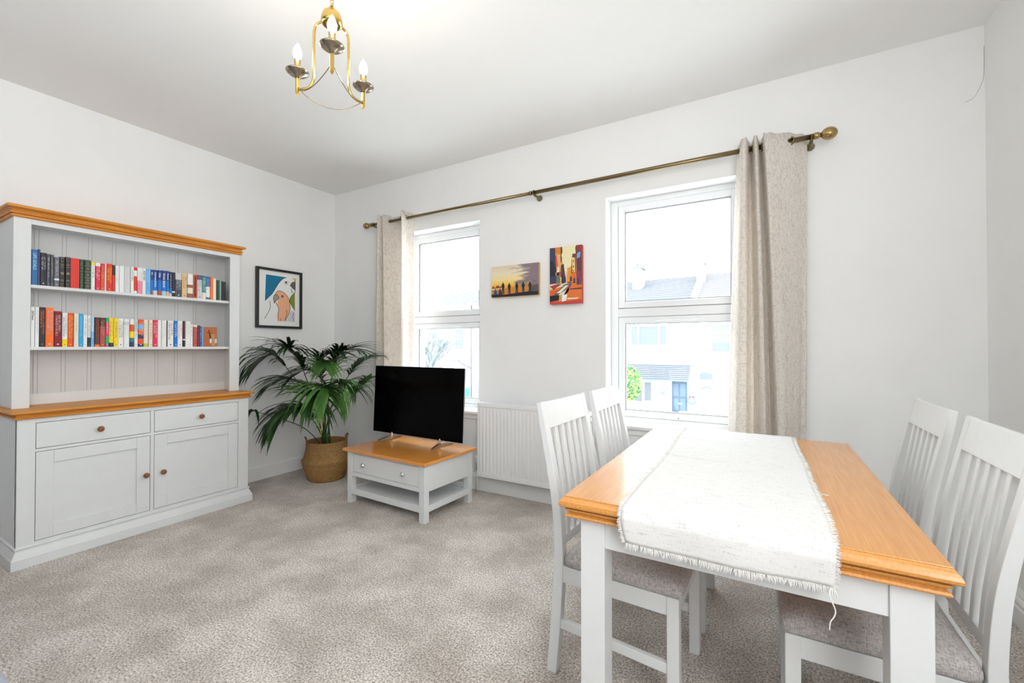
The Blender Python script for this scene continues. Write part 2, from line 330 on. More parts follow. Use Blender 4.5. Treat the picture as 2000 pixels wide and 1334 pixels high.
# ================================================================ BOOKS
TOPB=[
(-2.2651,-2.2386,0.205,[(1, (0.02, 0.14, 0.36))],'LIFE GOALS',(0.35, 0.6, 0.8),'tall blue hardback with pale lettering, first book on the upper shelf'),
(-2.2386,-2.2287,0.209,[(1, (0.03, 0.03, 0.12))],None,None,'slim navy hardback beside the tall blue book on the upper shelf'),
(-2.2281,-2.2021,0.193,[(1, (0.02, 0.02, 0.025))],'~',(0.6, 0.6, 0.6),'thick black book third from the left on the upper shelf'),
(-2.2021,-2.1870,0.189,[(1, (0.06, 0.065, 0.085))],'~',(0.6, 0.6, 0.6),'slate blue book between the black and dark grey books on the upper shelf'),
(-2.1864,-2.1717,0.188,[(1, (0.06, 0.065, 0.085))],'~',(0.55, 0.42, 0.2),'dark grey book with white and gold lettering on the upper shelf'),
(-2.1712,-2.1491,0.176,[(0.22, (0.14, 0.145, 0.17)), (0.28, (0.8, 0.8, 0.78)), (1, (0.14, 0.145, 0.17))],'~',(0.6, 0.6, 0.6),'grey book with a white band near its foot on the upper shelf'),
(-2.1480,-2.1245,0.182,[(1, (0.02, 0.02, 0.025))],'o',(0.55, 0.42, 0.2),'black classic with a pale round ornament, left one of a pair'),
(-2.1233,-2.1005,0.185,[(1, (0.02, 0.02, 0.025))],'o',(0.55, 0.42, 0.2),'black classic with a pale round ornament, right one, touching the wide red book'),
(-2.1000,-2.0610,0.184,[(1, (0.72, 0.03, 0.015))],None,None,'wide plain red book in the upper row'),
(-2.0598,-2.0397,0.183,[(1, (0.02, 0.05, 0.03))],'b',(0.25, 0.38, 0.3),'dark green book with gilt pattern just right of the plain red book'),
(-2.0385,-2.0077,0.183,[(1, (0.02, 0.05, 0.03))],'b',(0.55, 0.42, 0.2),'thick dark green gilt banded book before the white book with yellow top'),
(-2.0065,-1.9874,0.175,[(0.9, (0.8, 0.8, 0.78)), (1, (0.9, 0.65, 0.01))],'~',(0.14, 0.145, 0.17),'white book with a yellow top on the upper shelf'),
(-1.9868,-1.9626,0.173,[(0.88, (0.7, 0.02, 0.07)), (1, (0.8, 0.8, 0.78))],'~',(0.8, 0.8, 0.78),'crimson book with a white capped top and script title'),
(-1.9619,-1.9424,0.173,[(0.7, (0.72, 0.09, 0.02)), (1, (0.72, 0.03, 0.015))],'~',(0.7, 0.48, 0.25),'red and orange paperback beside the crimson book'),
(-1.9417,-1.9335,0.174,[(1, (0.8, 0.8, 0.78))],None,None,'very thin white book squeezed between two red ones, upper shelf'),
(-1.9322,-1.9038,0.177,[(1, (0.72, 0.03, 0.015))],'~',(0.9, 0.65, 0.01),'red book with yellow and white lettering on the upper shelf'),
(-1.9032,-1.8901,0.172,[(0.62, (0.72, 0.03, 0.015)), (1, (0.02, 0.02, 0.025))],None,None,'narrow book with black upper and red lower spine'),
(-1.8894,-1.8710,0.171,[(1, (0.8, 0.8, 0.78))],'~',(0.35, 0.6, 0.8),'white paperback just right of the black and red spine'),
(-1.8696,-1.8449,0.173,[(1, (0.8, 0.8, 0.78))],None,None,'blank white book second after the black and red spine'),
(-1.8435,-1.8115,0.173,[(1, (0.6, 0.6, 0.6))],'~',(0.8, 0.8, 0.78),'broad light grey patterned book in the middle of the upper row'),
(-1.8101,-1.7928,0.174,[(1, (0.8, 0.8, 0.78))],'~',(0.02, 0.02, 0.025),'white book with bold black lettering beside the light grey book'),
(-1.7915,-1.7747,0.175,[(0.1, (0.8, 0.8, 0.78)), (0.66, (0.72, 0.03, 0.015)), (0.88, (0.8, 0.8, 0.78)), (1, (0.72, 0.03, 0.015))],None,None,'white book with faded red blocks on the upper shelf'),
(-1.7740,-1.7477,0.176,[(0.5, (0.8, 0.25, 0.35)), (1, (0.8, 0.8, 0.78))],'~',(0.6, 0.6, 0.6),'book with white upper half and pink lower half'),
(-1.7470,-1.7276,0.176,[(1, (0.8, 0.8, 0.78))],'KILEY REID',(0.02, 0.02, 0.025),'white book with bold black capitals before the light blue book'),
(-1.7269,-1.7007,0.175,[(1, (0.13, 0.42, 0.78))],'~',(0.8, 0.8, 0.78),'light blue book at the left end of the blue travel guides'),
(-1.6999,-1.6874,0.173,[(0.2, (0.14, 0.145, 0.17)), (0.6, (0.01, 0.17, 0.55)), (1, (0.01, 0.05, 0.25))],'Malta',(0.8, 0.8, 0.78),'thinnest blue travel guide, directly right of the light blue book'),
(-1.6867,-1.6613,0.174,[(0.18, (0.6, 0.6, 0.6)), (0.6, (0.01, 0.17, 0.55)), (1, (0.01, 0.05, 0.25))],'South India & Kerala',(0.8, 0.8, 0.78),'blue travel guide titled South India and Kerala'),
(-1.6606,-1.6386,0.175,[(0.18, (0.45, 0.07, 0.05)), (0.6, (0.01, 0.17, 0.55)), (1, (0.01, 0.05, 0.25))],'Cuba',(0.8, 0.8, 0.78),'blue travel guide titled Cuba'),
(-1.6379,-1.6118,0.176,[(0.18, (0.35, 0.6, 0.8)), (0.6, (0.01, 0.17, 0.55)), (1, (0.01, 0.05, 0.25))],'Greek Islands',(0.8, 0.8, 0.78),'blue travel guide titled Greek Islands'),
(-1.6110,-1.5932,0.177,[(0.18, (0.7, 0.48, 0.25)), (0.6, (0.01, 0.17, 0.55)), (1, (0.01, 0.05, 0.25))],'Morocco',(0.8, 0.8, 0.78),'blue travel guide titled Morocco'),
(-1.5924,-1.5767,0.174,[(0.12, (0.6, 0.6, 0.6)), (0.35, (0.01, 0.17, 0.55)), (1, (0.03, 0.03, 0.12))],'~',(0.8, 0.8, 0.78),'navy travel guide at the right end of the blue guides'),
(-1.5759,-1.5561,0.173,[(0.16, (0.02, 0.02, 0.025)), (0.22, (0.8, 0.8, 0.78)), (1, (0.02, 0.02, 0.025))],None,None,'charcoal book with a thin white band beside the travel guides'),
(-1.5545,-1.5166,0.173,[(0.72, (0.06, 0.065, 0.085)), (1, (0.6, 0.6, 0.6))],'~',(0.6, 0.6, 0.6),'black book with a grey pictured top, left of the tan book'),
(-1.5150,-1.4812,0.174,[(1, (0.7, 0.48, 0.25))],'~',(0.45, 0.07, 0.05),'tan book with red script title on the upper shelf'),
(-1.4796,-1.4460,0.176,[(0.18, (0.28, 0.12, 0.06)), (0.42, (0.78, 0.72, 0.58)), (0.55, (0.28, 0.12, 0.06)), (1, (0.8, 0.8, 0.78))],None,None,'white and brown pictured book right of the tan book'),
(-1.4443,-1.4179,0.176,[(1, (0.72, 0.09, 0.02))],'p',(0.02, 0.02, 0.025),'orange red book with a narrow black panel'),
(-1.4170,-1.3858,0.176,[(0.6, (0.6, 0.6, 0.6)), (0.8, (0.6, 0.6, 0.6)), (1, (0.12, 0.08, 0.22))],'~',(0.14, 0.145, 0.17),'book fading from purple top to pale grey foot'),
(-1.3849,-1.3585,0.175,[(0.28, (0.78, 0.72, 0.58)), (1, (0.02, 0.2, 0.2))],'~',(0.8, 0.8, 0.78),'teal book with a cream foot near the right of the upper shelf'),
(-1.3576,-1.3299,0.174,[(0.1, (0.02, 0.14, 0.36)), (0.55, (0.8, 0.8, 0.78)), (1, (0.02, 0.14, 0.36))],'~',(0.35, 0.6, 0.8),'blue and white book left of the bright orange one'),
(-1.3290,-1.3109,0.172,[(1, (0.95, 0.16, 0.01))],None,None,'bright orange slim book near the right end of the upper shelf'),
(-1.3091,-1.2871,0.165,[(1, (0.78, 0.72, 0.58))],None,None,'cream slim book just right of the bright orange one'),
(-1.2853,-1.2649,0.156,[(1, (0.02, 0.05, 0.03))],None,None,'dark green slim book right of the cream one'),
(-1.2640,-1.2509,0.157,[(1, (0.25, 0.38, 0.3))],None,None,'sage green thin book near the end of the upper row'),
(-1.2500,-1.2387,0.151,[(1, (0.02, 0.02, 0.025))],None,None,'thin black book second from the right end of the upper row'),
(-1.2377,-1.2187,0.147,[(1, (0.02, 0.02, 0.025))],'~',(0.14, 0.145, 0.17),'last short black book on the upper shelf'),
]
LOWB=[
(-2.2661,-2.2486,0.231,[(1, (0.8, 0.8, 0.78))],'Dill Person',(0.02, 0.02, 0.025),'white book with large black letters, first on the lower shelf'),
(-2.2470,-2.2308,0.231,[(1, (0.8, 0.8, 0.78))],'~',(0.6, 0.6, 0.6),'white book second on the lower shelf with a black mark at top'),
(-2.2292,-2.2053,0.232,[(1, (0.02, 0.02, 0.025))],'~',(0.95, 0.16, 0.01),'black book with orange lettering on the lower shelf'),
(-2.2037,-2.1695,0.232,[(1, (0.95, 0.16, 0.01))],'~',(0.35, 0.6, 0.8),'broad bright orange book on the lower shelf'),
(-2.1674,-2.1357,0.213,[(1, (0.22, 0.005, 0.02))],'~',(0.78, 0.72, 0.58),'broad maroon book on the lower shelf'),
(-2.1340,-2.1108,0.205,[(0.23, (0.9, 0.65, 0.01)), (1, (0.8, 0.8, 0.78))],'~',(0.14, 0.145, 0.17),'white book with a yellow foot beside the maroon book'),
(-2.1097,-2.0844,0.206,[(1, (0.72, 0.09, 0.02))],'~',(0.9, 0.65, 0.01),'red book with yellow lettering on the lower shelf'),
(-2.0832,-2.0622,0.204,[(1, (0.78, 0.72, 0.58))],'~',(0.7, 0.48, 0.25),'cream book left of the sky blue one'),
(-2.0610,-2.0409,0.205,[(1, (0.02, 0.38, 0.7))],'~',(0.35, 0.6, 0.8),'sky blue book on the lower shelf'),
(-2.0397,-2.0210,0.198,[(1, (0.8, 0.8, 0.78))],'~',(0.14, 0.145, 0.17),'white book with a small ring emblem right of the sky blue one'),
(-2.0204,-2.0059,0.195,[(0.3, (0.02, 0.02, 0.025)), (1, (0.8, 0.8, 0.78))],'~',(0.14, 0.145, 0.17),'slim white book with a black foot'),
(-2.0046,-1.9887,0.190,[(0.5, (0.13, 0.42, 0.78)), (1, (0.35, 0.6, 0.8))],'~',(0.8, 0.8, 0.78),'pale blue book on the lower shelf'),
(-1.9874,-1.9638,0.186,[(0.08, (0.95, 0.16, 0.01)), (1, (0.1, 0.03, 0.02))],'~',(0.45, 0.07, 0.05),'dark brown book with an orange foot'),
(-1.9626,-1.9366,0.185,[(0.7, (0.45, 0.07, 0.05)), (1, (0.1, 0.03, 0.02))],'~',(0.7, 0.48, 0.25),'dark brown and brick red book left of the green and pink one'),
(-1.9360,-1.9200,0.186,[(0.06, (0.75, 0.03, 0.2)), (0.36, (0.0, 0.38, 0.16)), (0.85, (0.75, 0.03, 0.2)), (1, (0.0, 0.38, 0.16))],'~',(0.8, 0.8, 0.78),'green and magenta striped book'),
(-1.9187,-1.8960,0.186,[(0.14, (0.02, 0.02, 0.025)), (1, (0.9, 0.65, 0.01))],'~',(0.14, 0.145, 0.17),'yellow book with a black foot'),
(-1.8947,-1.8723,0.186,[(1, (0.9, 0.65, 0.01))],'~',(0.14, 0.145, 0.17),'all yellow book beside the yellow one with the black foot'),
(-1.8710,-1.8442,0.185,[(1, (0.8, 0.8, 0.78))],'~',(0.02, 0.02, 0.025),'white book with script title right of the yellow pair'),
(-1.8422,-1.8129,0.184,[(0.78, (0.8, 0.8, 0.78)), (0.9, (0.6, 0.6, 0.6)), (1, (0.8, 0.8, 0.78))],'~',(0.6, 0.6, 0.6),'white book with a small pink mark before the rainbow spine'),
(-1.8115,-1.7894,0.185,[(0.17, (0.03, 0.03, 0.12)), (0.32, (0.02, 0.2, 0.2)), (0.55, (0.9, 0.65, 0.01)), (0.8, (0.72, 0.09, 0.02)), (1, (0.8, 0.8, 0.78))],None,None,'rainbow banded book on the lower shelf'),
(-1.7880,-1.7690,0.184,[(0.55, (0.8, 0.8, 0.78)), (1, (0.6, 0.6, 0.6))],'~',(0.0, 0.38, 0.16),'white and grey green lettered book beside the rainbow spine'),
(-1.7683,-1.7377,0.184,[(0.1, (0.03, 0.03, 0.12)), (0.3, (0.72, 0.09, 0.02)), (0.45, (0.03, 0.03, 0.12)), (0.65, (0.72, 0.09, 0.02)), (0.82, (0.13, 0.42, 0.78)), (1, (0.72, 0.09, 0.02))],'~',(0.8, 0.8, 0.78),'orange and blue patterned book'),
(-1.7363,-1.7109,0.184,[(0.12, (0.45, 0.6, 0.05)), (1, (0.78, 0.72, 0.58))],'~',(0.7, 0.48, 0.25),'cream book with a green foot'),
(-1.7095,-1.6881,0.184,[(1, (0.78, 0.72, 0.58))],'~',(0.28, 0.12, 0.06),'cream book with a brown dot left of the red one'),
(-1.6867,-1.6591,0.185,[(1, (0.7, 0.02, 0.07))],'~',(0.8, 0.8, 0.78),'red book in the right half of the lower shelf'),
(-1.6583,-1.6371,0.185,[(1, (0.8, 0.8, 0.78))],None,None,'blank white book directly right of the red one, lower shelf'),
(-1.6356,-1.6079,0.185,[(1, (0.8, 0.8, 0.78))],'~',(0.6, 0.6, 0.6),'white book with faint vertical lettering before the thin black one'),
(-1.6072,-1.6002,0.184,[(1, (0.1, 0.03, 0.02))],None,None,'very thin black book between white books'),
(-1.5994,-1.5640,0.185,[(1, (0.8, 0.8, 0.78))],'~',(0.02, 0.02, 0.025),'broad white book with black feather marks'),
(-1.5625,-1.5393,0.185,[(1, (0.01, 0.17, 0.55))],'~',(0.8, 0.8, 0.78),'blue book standing among white ones on the lower shelf'),
(-1.5385,-1.5076,0.186,[(1, (0.8, 0.8, 0.78))],'~',(0.7, 0.02, 0.07),'white book with small red title right of the blue one'),
(-1.5068,-1.4912,0.186,[(0.25, (0.02, 0.02, 0.025)), (0.3, (0.8, 0.8, 0.78)), (1, (0.1, 0.03, 0.02))],None,None,'slim dark book with a white dot near its foot'),
(-1.4904,-1.4587,0.185,[(1, (0.8, 0.8, 0.78))],'~',(0.6, 0.6, 0.6),'tall white book with a black bird mark at top'),
(-1.4578,-1.4418,0.164,[(1, (0.8, 0.8, 0.78))],'~',(0.14, 0.145, 0.17),'short white book left of the brick red one'),
(-1.4409,-1.4144,0.162,[(0.9, (0.45, 0.07, 0.05)), (1, (0.78, 0.72, 0.58))],'~',(0.8, 0.25, 0.35),'brick red book with a cream top'),
(-1.4136,-1.3971,0.159,[(1, (0.09, 0.03, 0.06))],'~',(0.45, 0.07, 0.05),'dark plum book near the end of the lower shelf'),
(-1.3963,-1.3841,0.152,[(1, (0.12, 0.08, 0.22))],'~',(0.8, 0.8, 0.78),'thin purple and white book near the leather brown book'),
(-1.3832,-1.3727,0.151,[(1, (0.13, 0.42, 0.78))],None,None,'thin blue book leaning beside the brown book'),
]

FT=bpy.data.curves.new('f','FONT')
def text_mesh(name,body,size,m,parent,mx,bold=0):
    c=bpy.data.curves.new('t','FONT'); c.body=body; c.size=size; c.align_x='LEFT'; c.align_y='CENTER'; c.extrude=0; c.resolution_u=2; c.offset=bold
    o=bpy.data.objects.new('t',c); S.collection.objects.link(o); bpy.context.view_layer.update()
    me=bpy.data.meshes.new_from_object(o.evaluated_get(bpy.context.evaluated_depsgraph_get())); S.collection.objects.unlink(o); bpy.data.objects.remove(o)
    me.materials.clear(); me.materials.append(m); me.transform(mx); q=bpy.data.objects.new(name,me); S.collection.objects.link(q); q.parent=parent; return q
bm_rng=random.Random(3)
def book(y0,y1,h,bands,title,tc,label,zb,group):
    w=y1-y0-.0006; xs=.292-bm_rng.uniform(0,.006); d=bm_rng.uniform(.115,.135)
    rt=empty('book',(xs,(y0+y1)/2,zb),0,label,'book',group)
    b=MB(); lo=0
    f0=0
    t=min(.0018,w*.2)
    for f,c in bands:
        a,z=f0*h,f*h; m=solid(c,.42)
        # rounded spine segment, open towards the fore edge
        b.prism([(-d,-w/2),(-.002,-w/2),(0,-w/2+w*.12),(.0008,0),(0,w/2-w*.12),(-.002,w/2),(-d,w/2),(-d,w/2-t),(-.004,w/2-t),(-.004,-w/2+t),(-d,-w/2+t)],a,z,'z',m)
        f0=f
    b.build('cover',None,rt)
    q=MB(); q.box(-d+.003,-.0045,-w/2+t+.0001,w/2-t-.0001,.002,h-.003); q.build('page_block',M['paper'],rt)
    if title and tc:
        m=solid(tc,.4)
        if title=='~':
            q=MB(); z=h*.9; 
            rows=[0] if w<.022 else [-.2,.2]
            for ro in rows:
                z=h*bm_rng.uniform(.86,.93); end=h*bm_rng.uniform(.25,.5)
                while z>end:
                    l=bm_rng.uniform(.0022,.005); ww=w*bm_rng.uniform(.13,.2)/(1 if len(rows)==1 else 1.4)
                    yc=ro*w+bm_rng.uniform(-.02,.02)*w
                    for k in (-1,1):
                        if bm_rng.random()<.8: q.box(.0006,.0012,yc+k*ww*.7-ww*.25,yc+k*ww*.7+ww*.25,z-l,z)
                    if bm_rng.random()<.7: q.box(.0006,.0012,yc-ww,yc+ww,z-l*.35,z)
                    z-=l+bm_rng.choice([.0015,.0015,.002,.006])
            q.box(.0006,.0012,-w*.12,w*.12,h*.06,h*.06+w*.2)
            q.build('spine_lettering',m,rt)
        elif title in 'ob':
            q=MB()
            if title=='o':
                q.torus((.0008,0,h*.46),w*.30,.0007,(1,0,0),18); q.torus((.0008,0,h*.46),w*.17,.0006,(1,0,0),14)
                for k in range(8):
                    a=k*math.pi/4; q.tube([(.0008,math.cos(a)*w*.08,h*.46+math.sin(a)*w*.08),(.0008,math.cos(a)*w*.30,h*.46+math.sin(a)*w*.44)],.0005,4)
                for z in (.02,.21,.24,.66,.72,.76,.95): q.box(.0007,.0013,-w*.38,w*.38,h*z,h*z+.0012)
                for z in (.1,.86): q.tube([(.0008,-w*.3,h*z+w*.3),(.0008,0,h*z-w*.25),(.0008,w*.3,h*z+w*.3)],.0009,4)
            else:
                for z in (.03,.19,.22,.38,.41,.58,.61,.78,.81,.96): q.box(.0007,.0013,-w*.4,w*.4,h*z,h*z+.001)
                for z in (.11,.3,.49,.7,.88): q.torus((.0008,0,h*z),w*.18,.0009,(1,0,0),8)
            q.build('gilt_ornament',m,rt)
        elif title=='p':
            q=MB(); q.box(.0006,.0012,-w*.22,w*.22,h*.06,h*.93); q.build('spine_panel',m,rt)
        else:
            s=min(w*.72,h*.8/len(title)*1.75)
            mx=Matrix.Translation((.0012,0,h*.9))@Matrix(((0,0,1,0),(0,1,0,0),(-1,0,0,0),(0,0,0,1)))
            text_mesh('spine_lettering',title,s,m,rt,mx,.0003)
    return rt
for r in TOPB: book(*r,1.5531,'books on the upper shelf')
for r in LOWB: book(*r,1.1951,'books on the lower shelf')
rt=empty('book',(.275,-1.318,1.1951),0,'rust brown picture book facing outwards at the right end of the lower shelf','book','books on the lower shelf')
bx('cover',-.02,0,-.049,.0445,0,.150,solid((.42,.11,.02),.35),rt,.0015)
q=MB()
q.lathe([(.013,0),(.015,.02),(.013,.05),(.008,.06),(.013,.066),(.014,.08),(.008,.092)],(.001,.018,.006),12); q.build('printed_figure',solid((.5,.27,.09)),rt).scale=(.12,1,1)
q=MB(); q.box(.0004,.001,-.006,-.0145+.026,.028,.060); q.box(.0004,.001,.030,.0425,.028,.060); q.build('printed_label',solid((.6,.66,.72)),rt)
q=MB(); q.tube([(.001,-.03,.105),(.001,-.012,.108),(.001,.006,.102)],.0022,6); q.tube([(.001,-.012,.128),(.001,-.01,.108),(.001,.0,.06)],.0035,6); q.build('printed_stem',solid((.09,.03,.01)),rt)

# ================================================================ TELEVISION TABLE
TA=math.radians(-2.6)
tv=empty('television_table',(1.56,-.515,0),TA,'low oak topped grey table with one drawer under the television','table')
hx,hy=.405,.262
for sx in (-1,1):
    for sy in (-1,1):
        q=MB(); x=sx*hx;y=sy*hy; w=.048
        q.box(min(x,x-sx*w),max(x,x-sx*w),min(y,y-sy*w),max(y,y-sy*w),0.0,.392); q.build('leg',M['grey'],tv,.002)
b=MB(); b.rect(-.43,.43,-.287,.287,[(-.003,.392),(0,.395),(0,.412),(-.003,.415)]); b.build('tabletop',M['tvoak'],tv,.001)
b=MB(); b.box(-hx+.048,hx-.048,-hy+.006,-hy+.03,.205,.236); b.box(-hx+.048,hx-.048,-hy+.006,-hy+.03,.376,.392)
b.box(-hx+.048,-hx+.062,-hy+.006,-hy+.03,.236,.376); b.box(hx-.062,hx-.048,-hy+.006,-hy+.03,.236,.376)
b.box(-hx+.048,hx-.048,hy-.03,hy-.006,.205,.392); b.box(-hx+.006,-hx+.03,-hy+.048,hy-.048,.205,.392); b.box(hx-.03,hx-.006,-hy+.048,hy-.048,.205,.392)
b.box(-hx+.03,hx-.03,-hy+.03,hy-.03,.205,.215)
b.build('apron',M['grey'],tv,.001)
q=MB(); q.box(-hx+.0645,hx-.0645,-hy+.007,-hy+.03,.2385,.3735); d=q.build('drawer',M['grey'],tv,.001)
for x in (-.215,.205):
    q=MB(); q.lathe([(.006,0),(.006,-.008),(.013,-.012),(.0175,-.017),(.017,-.021),(.010,-.024),(.011,-.027),(.006,-.030),(.001,-.0305)],(x,-hy+.007,.305),18,axis='y'); k=q.build('knob',M['chrome'],d)
b=MB(); b.box(-hx+.02,hx-.02,-hy+.012,hy-.012,.075,.100); b.box(-hx+.02,hx-.02,-hy+.002,-hy+.02,.068,.112); b.box(hx-.02,hx-.002,-hy+.03,hy-.03,.068,.112); b.box(-hx+.002,-hx+.02,-hy+.03,hy-.03,.068,.112)
b.box(-hx+.04,hx-.04,hy-.02,hy-.012,.10,.135)
b.build('lower_shelf',M['grey'],tv,.0015)
# television
t=empty('television',(1.482,-.377,.4155),math.radians(-1.13),'thin black flat television on two champagne metal feet, standing on the low oak table','television')
tilt=math.radians(-2.66)
mx=Matrix.Translation((0,0,.05))@Matrix.Rotation(tilt,4,'X')
def T(o): o.matrix_local=mx; return o
q=MB(); q.box(-.488,.488,0.0005,.012,.0,.565); T(q.build('bezel',M['tvedge'],t,.001))
q=MB(); q.box(-.4865,.4865,-.001,.0004,.0015,.5635); T(q.build('screen',M['screen'],t))
q=MB(); q.rect(-.44,.44,.012,.045,[(0,.03),(0,.33),(-.0,.33)],sides=(1,1,0,0)); T(q.build('rear_housing',M['black'],t,.004))
for x in (-.262,.262):
    sg=1 if x>0 else -1
    q=MB()
    q.tube([(x,.004,.062),(x,.004,.03),(x+sg*.008,-.012,.018)],.009,6)
    P=[(x-.012,0),(x+.012,0)]
    q.loft([[(x+sg*.03-.012,-.125,.0),(x+sg*.03+.012,-.125,.0),(x+sg*.03+.010,-.125,.012),(x+sg*.03-.010,-.125,.012)],
            [(x+sg*.01-.012,-.03,.004),(x+sg*.01+.012,-.03,.004),(x+sg*.01+.008,-.03,.030),(x+sg*.01-.008,-.03,.030)],
            [(x-.012,.0,.006),(x+.012,.0,.006),(x+.008,.0,.030),(x-.008,.0,.030)],
            [(x+sg*.008-.012,.05,.004),(x+sg*.008+.012,.05,.004),(x+sg*.008+.008,.05,.026),(x+sg*.008-.008,.05,.026)],
            [(x+sg*.022-.012,.125,.0),(x+sg*.022+.012,.125,.0),(x+sg*.022+.010,.125,.012),(x+sg*.022-.010,.125,.012)]],smooth=False)
    q.build('foot',M['bronze'],t,.0015)

# ================================================================ RADIATOR
ra=empty('radiator',(2.385,0,0),0,'white ridged panel radiator on the wall between the two windows','radiator')
def Rr(o): o.location=(-2.385,0,0); return o
x0,x1=1.912,2.862
b=MB(); b.box(x0,x1,-.102,-.096,.142,.742); b.box(x0,x1,-.108,-.102,.142,.180); b.box(x0,x1,-.108,-.102,.708,.742)
n=int((x1-x0-.04)/.0333)
for k in range(n+1):
    xc=x0+.025+k*(x1-x0-.05)/n
    b.loft([[(xc-.011,-.102,z),(xc-.006,-.109,z),(xc+.006,-.109,z),(xc+.011,-.102,z)] for z in (.184,.19,.69,.702)],smooth=False)
Rr(b.build('front_panel',M['trim'],ra,.002))
b=MB(); b.box(x0,x1,-.045,-.038,.15,.735); b.box(x0+.01,x1-.01,-.096,-.045,.42,.46); Rr(b.build('rear_panel',M['trim'],ra,.002))
b=MB(); b.box(x0-.002,x0+.003,-.108,-.04,.15,.735); b.box(x1-.003,x1+.002,-.108,-.04,.15,.735); Rr(b.build('side_grille',M['trim'],ra,.001))
b=MB()
for k in range(40): xa=x0+.01+k*(x1-x0-.02)/40; b.box(xa,xa+.012,-.1,-.045,.738,.742)
Rr(b.build('top_grille',M['trim'],ra))
b=MB(); b.box(x0+.15,x0+.18,-.04,-.001,.55,.60); b.box(x1-.18,x1-.15,-.04,-.001,.55,.60); Rr(b.build('wall_bracket',M['trim'],ra))
b=MB(); b.tube([(x0-.028,-.072,.0),(x0-.028,-.072,.20)],.0075,10); Rr(b.build('pipe',M['valve'],ra))
b=MB(); b.lathe([(.011,.185),(.012,.205),(.009,.21),(.012,.215),(.012,.235)],(x0-.028,-.072,0),14); b.tube([(x0-.028,-.072,.222),(x0,-.072,.222)],.008,10); Rr(b.build('valve_body',M['chrome'],ra))
b=MB(); b.lathe([(.014,.235),(.0175,.24),(.0175,.285),(.015,.295),(.001,.296)],(x0-.028,-.072,0),16); Rr(b.build('valve_head',M['valve'],ra))
b=MB(); b.tube([(x1,-.072,.70),(x1+.035,-.072,.70)],.008,8); b.tube([(x1,-.072,.66),(x1+.02,-.072,.66),(x1+.02,-.072,.0)],.0075,8); Rr(b.build('pipe',M['valve'],ra))

# ================================================================ CURTAIN ROD
rod=empty('curtain_rod',(2.42,-.1,2.37),0,'long brass curtain rod with ball finials above both windows','curtain rod')
def Q(o): o.location=(-2.42,.1,-2.37); return o
b=MB(); b.tube([(2.40,-.1,2.367),(4.20,-.1,2.371)],.0145,16); Q(b.build('pole',M['rod'],rod))
b=MB(); b.tube([(.64,-.1,2.366),(2.41,-.1,2.367)],.0125,16); b.tube([(2.385,-.1,2.367),(2.405,-.1,2.367)],.0158,16); Q(b.build('inner_pole',M['rod'],rod))
def finial(x,z,sg,r):
    q=MB(); q.lathe([(.0135,-sg*.032),(.018,-sg*.030),(.018,-sg*.008),(.013,-sg*.004),(.012,sg*.002)],(x,-.1,z),20,axis='x')
    rings=[]
    for i in range(13):
        a=math.pi*i/12; rr=max(.0015,r*math.sin(a)); ring=[]
        for k in range(32):
            f=2*math.pi*k/32; g=1-.05*abs(math.cos(4*f)); ring.append((x+sg*(r*1.15-r*1.15*math.cos(a)),-.1+rr*g*math.cos(f),z+rr*g*math.sin(f)))
        rings.append(ring)
    q.loft(rings); Q(q.build('finial',M['brass'],rod))
finial(4.212,2.371,1,.034); finial(.632,2.366,-1,.031)
for x in (.69,2.425,4.17):
    q=MB(); q.lathe([(.024,0),(.024,-.006),(.014,-.022),(.009,-.05),(.009,-.082)],(x,0,2.352),18,axis='y'); q.torus((x,-.1,2.368),.0165,.003,(1,0,0),18); q.tube([(x,-.08,2.352),(x,-.1,2.353)],.008,8)
    Q(q.build('bracket',M['rod'],rod))

# ================================================================ CURTAINS
def curtain(top,bot,z0,z1,label,eyes,wid):
    o=empty('curtain',(top[0][0],-.1,z1),0,label,'curtain','oatmeal eyelet curtains')
    n=6; tp=catmull([(x,y,0) for x,y in top],n); bt=catmull([(x,y,0) for x,y in bot],n)
    b=MB(); rows=[]; NZ=26
    for j in range(NZ+1):
        t=j/NZ; z=z1+(z0-z1)*t; e=t**.8
        rows.append([(a.x*(1-e)+c.x*e+.0025*math.sin(7*t+k*.9)*t-top[0][0], a.y*(1-e)+c.y*e+.004*math.sin(5*t+k*.7)*t+.1, z-z1+(.004*math.sin(k*.8) if j==0 else 0)) for k,(a,c) in enumerate(zip(tp,bt))])
    b.loft(rows,closed=False,cap=False); b.build('cloth',M['curtain'],o,solidify=.003)
    q=MB()
    for x,ang in eyes: q.torus((x-top[0][0],.0,2.3685-z1),.0215,.0035,(math.cos(ang),math.sin(ang),0),20)
    q.build('eyelet_rings',M['rod'],o)
curtain([(.70,-.045),(.80,-.15),(.84,-.172),(.858,-.10),(.868,-.045),(.876,-.10),(.888,-.172),(.905,-.10),(.945,-.045),(1.02,-.045),(1.07,-.10),(1.128,-.172),(1.135,-.165),(1.125,-.10),(1.16,-.045)],
        [(.69,-.055),(.74,-.12),(.80,-.165),(.83,-.10),(.85,-.06),(.88,-.10),(.915,-.165),(.94,-.12),(.98,-.06),(1.02,-.05),(1.07,-.09),(1.11,-.16),(1.135,-.16),(1.15,-.10),(1.18,-.05)],
        .50,2.418,'left oatmeal eyelet curtain gathered beside the window behind the television',((.858,0),(.876,0),(.905,-.5),(1.07,-.7),(1.125,0)),.4)
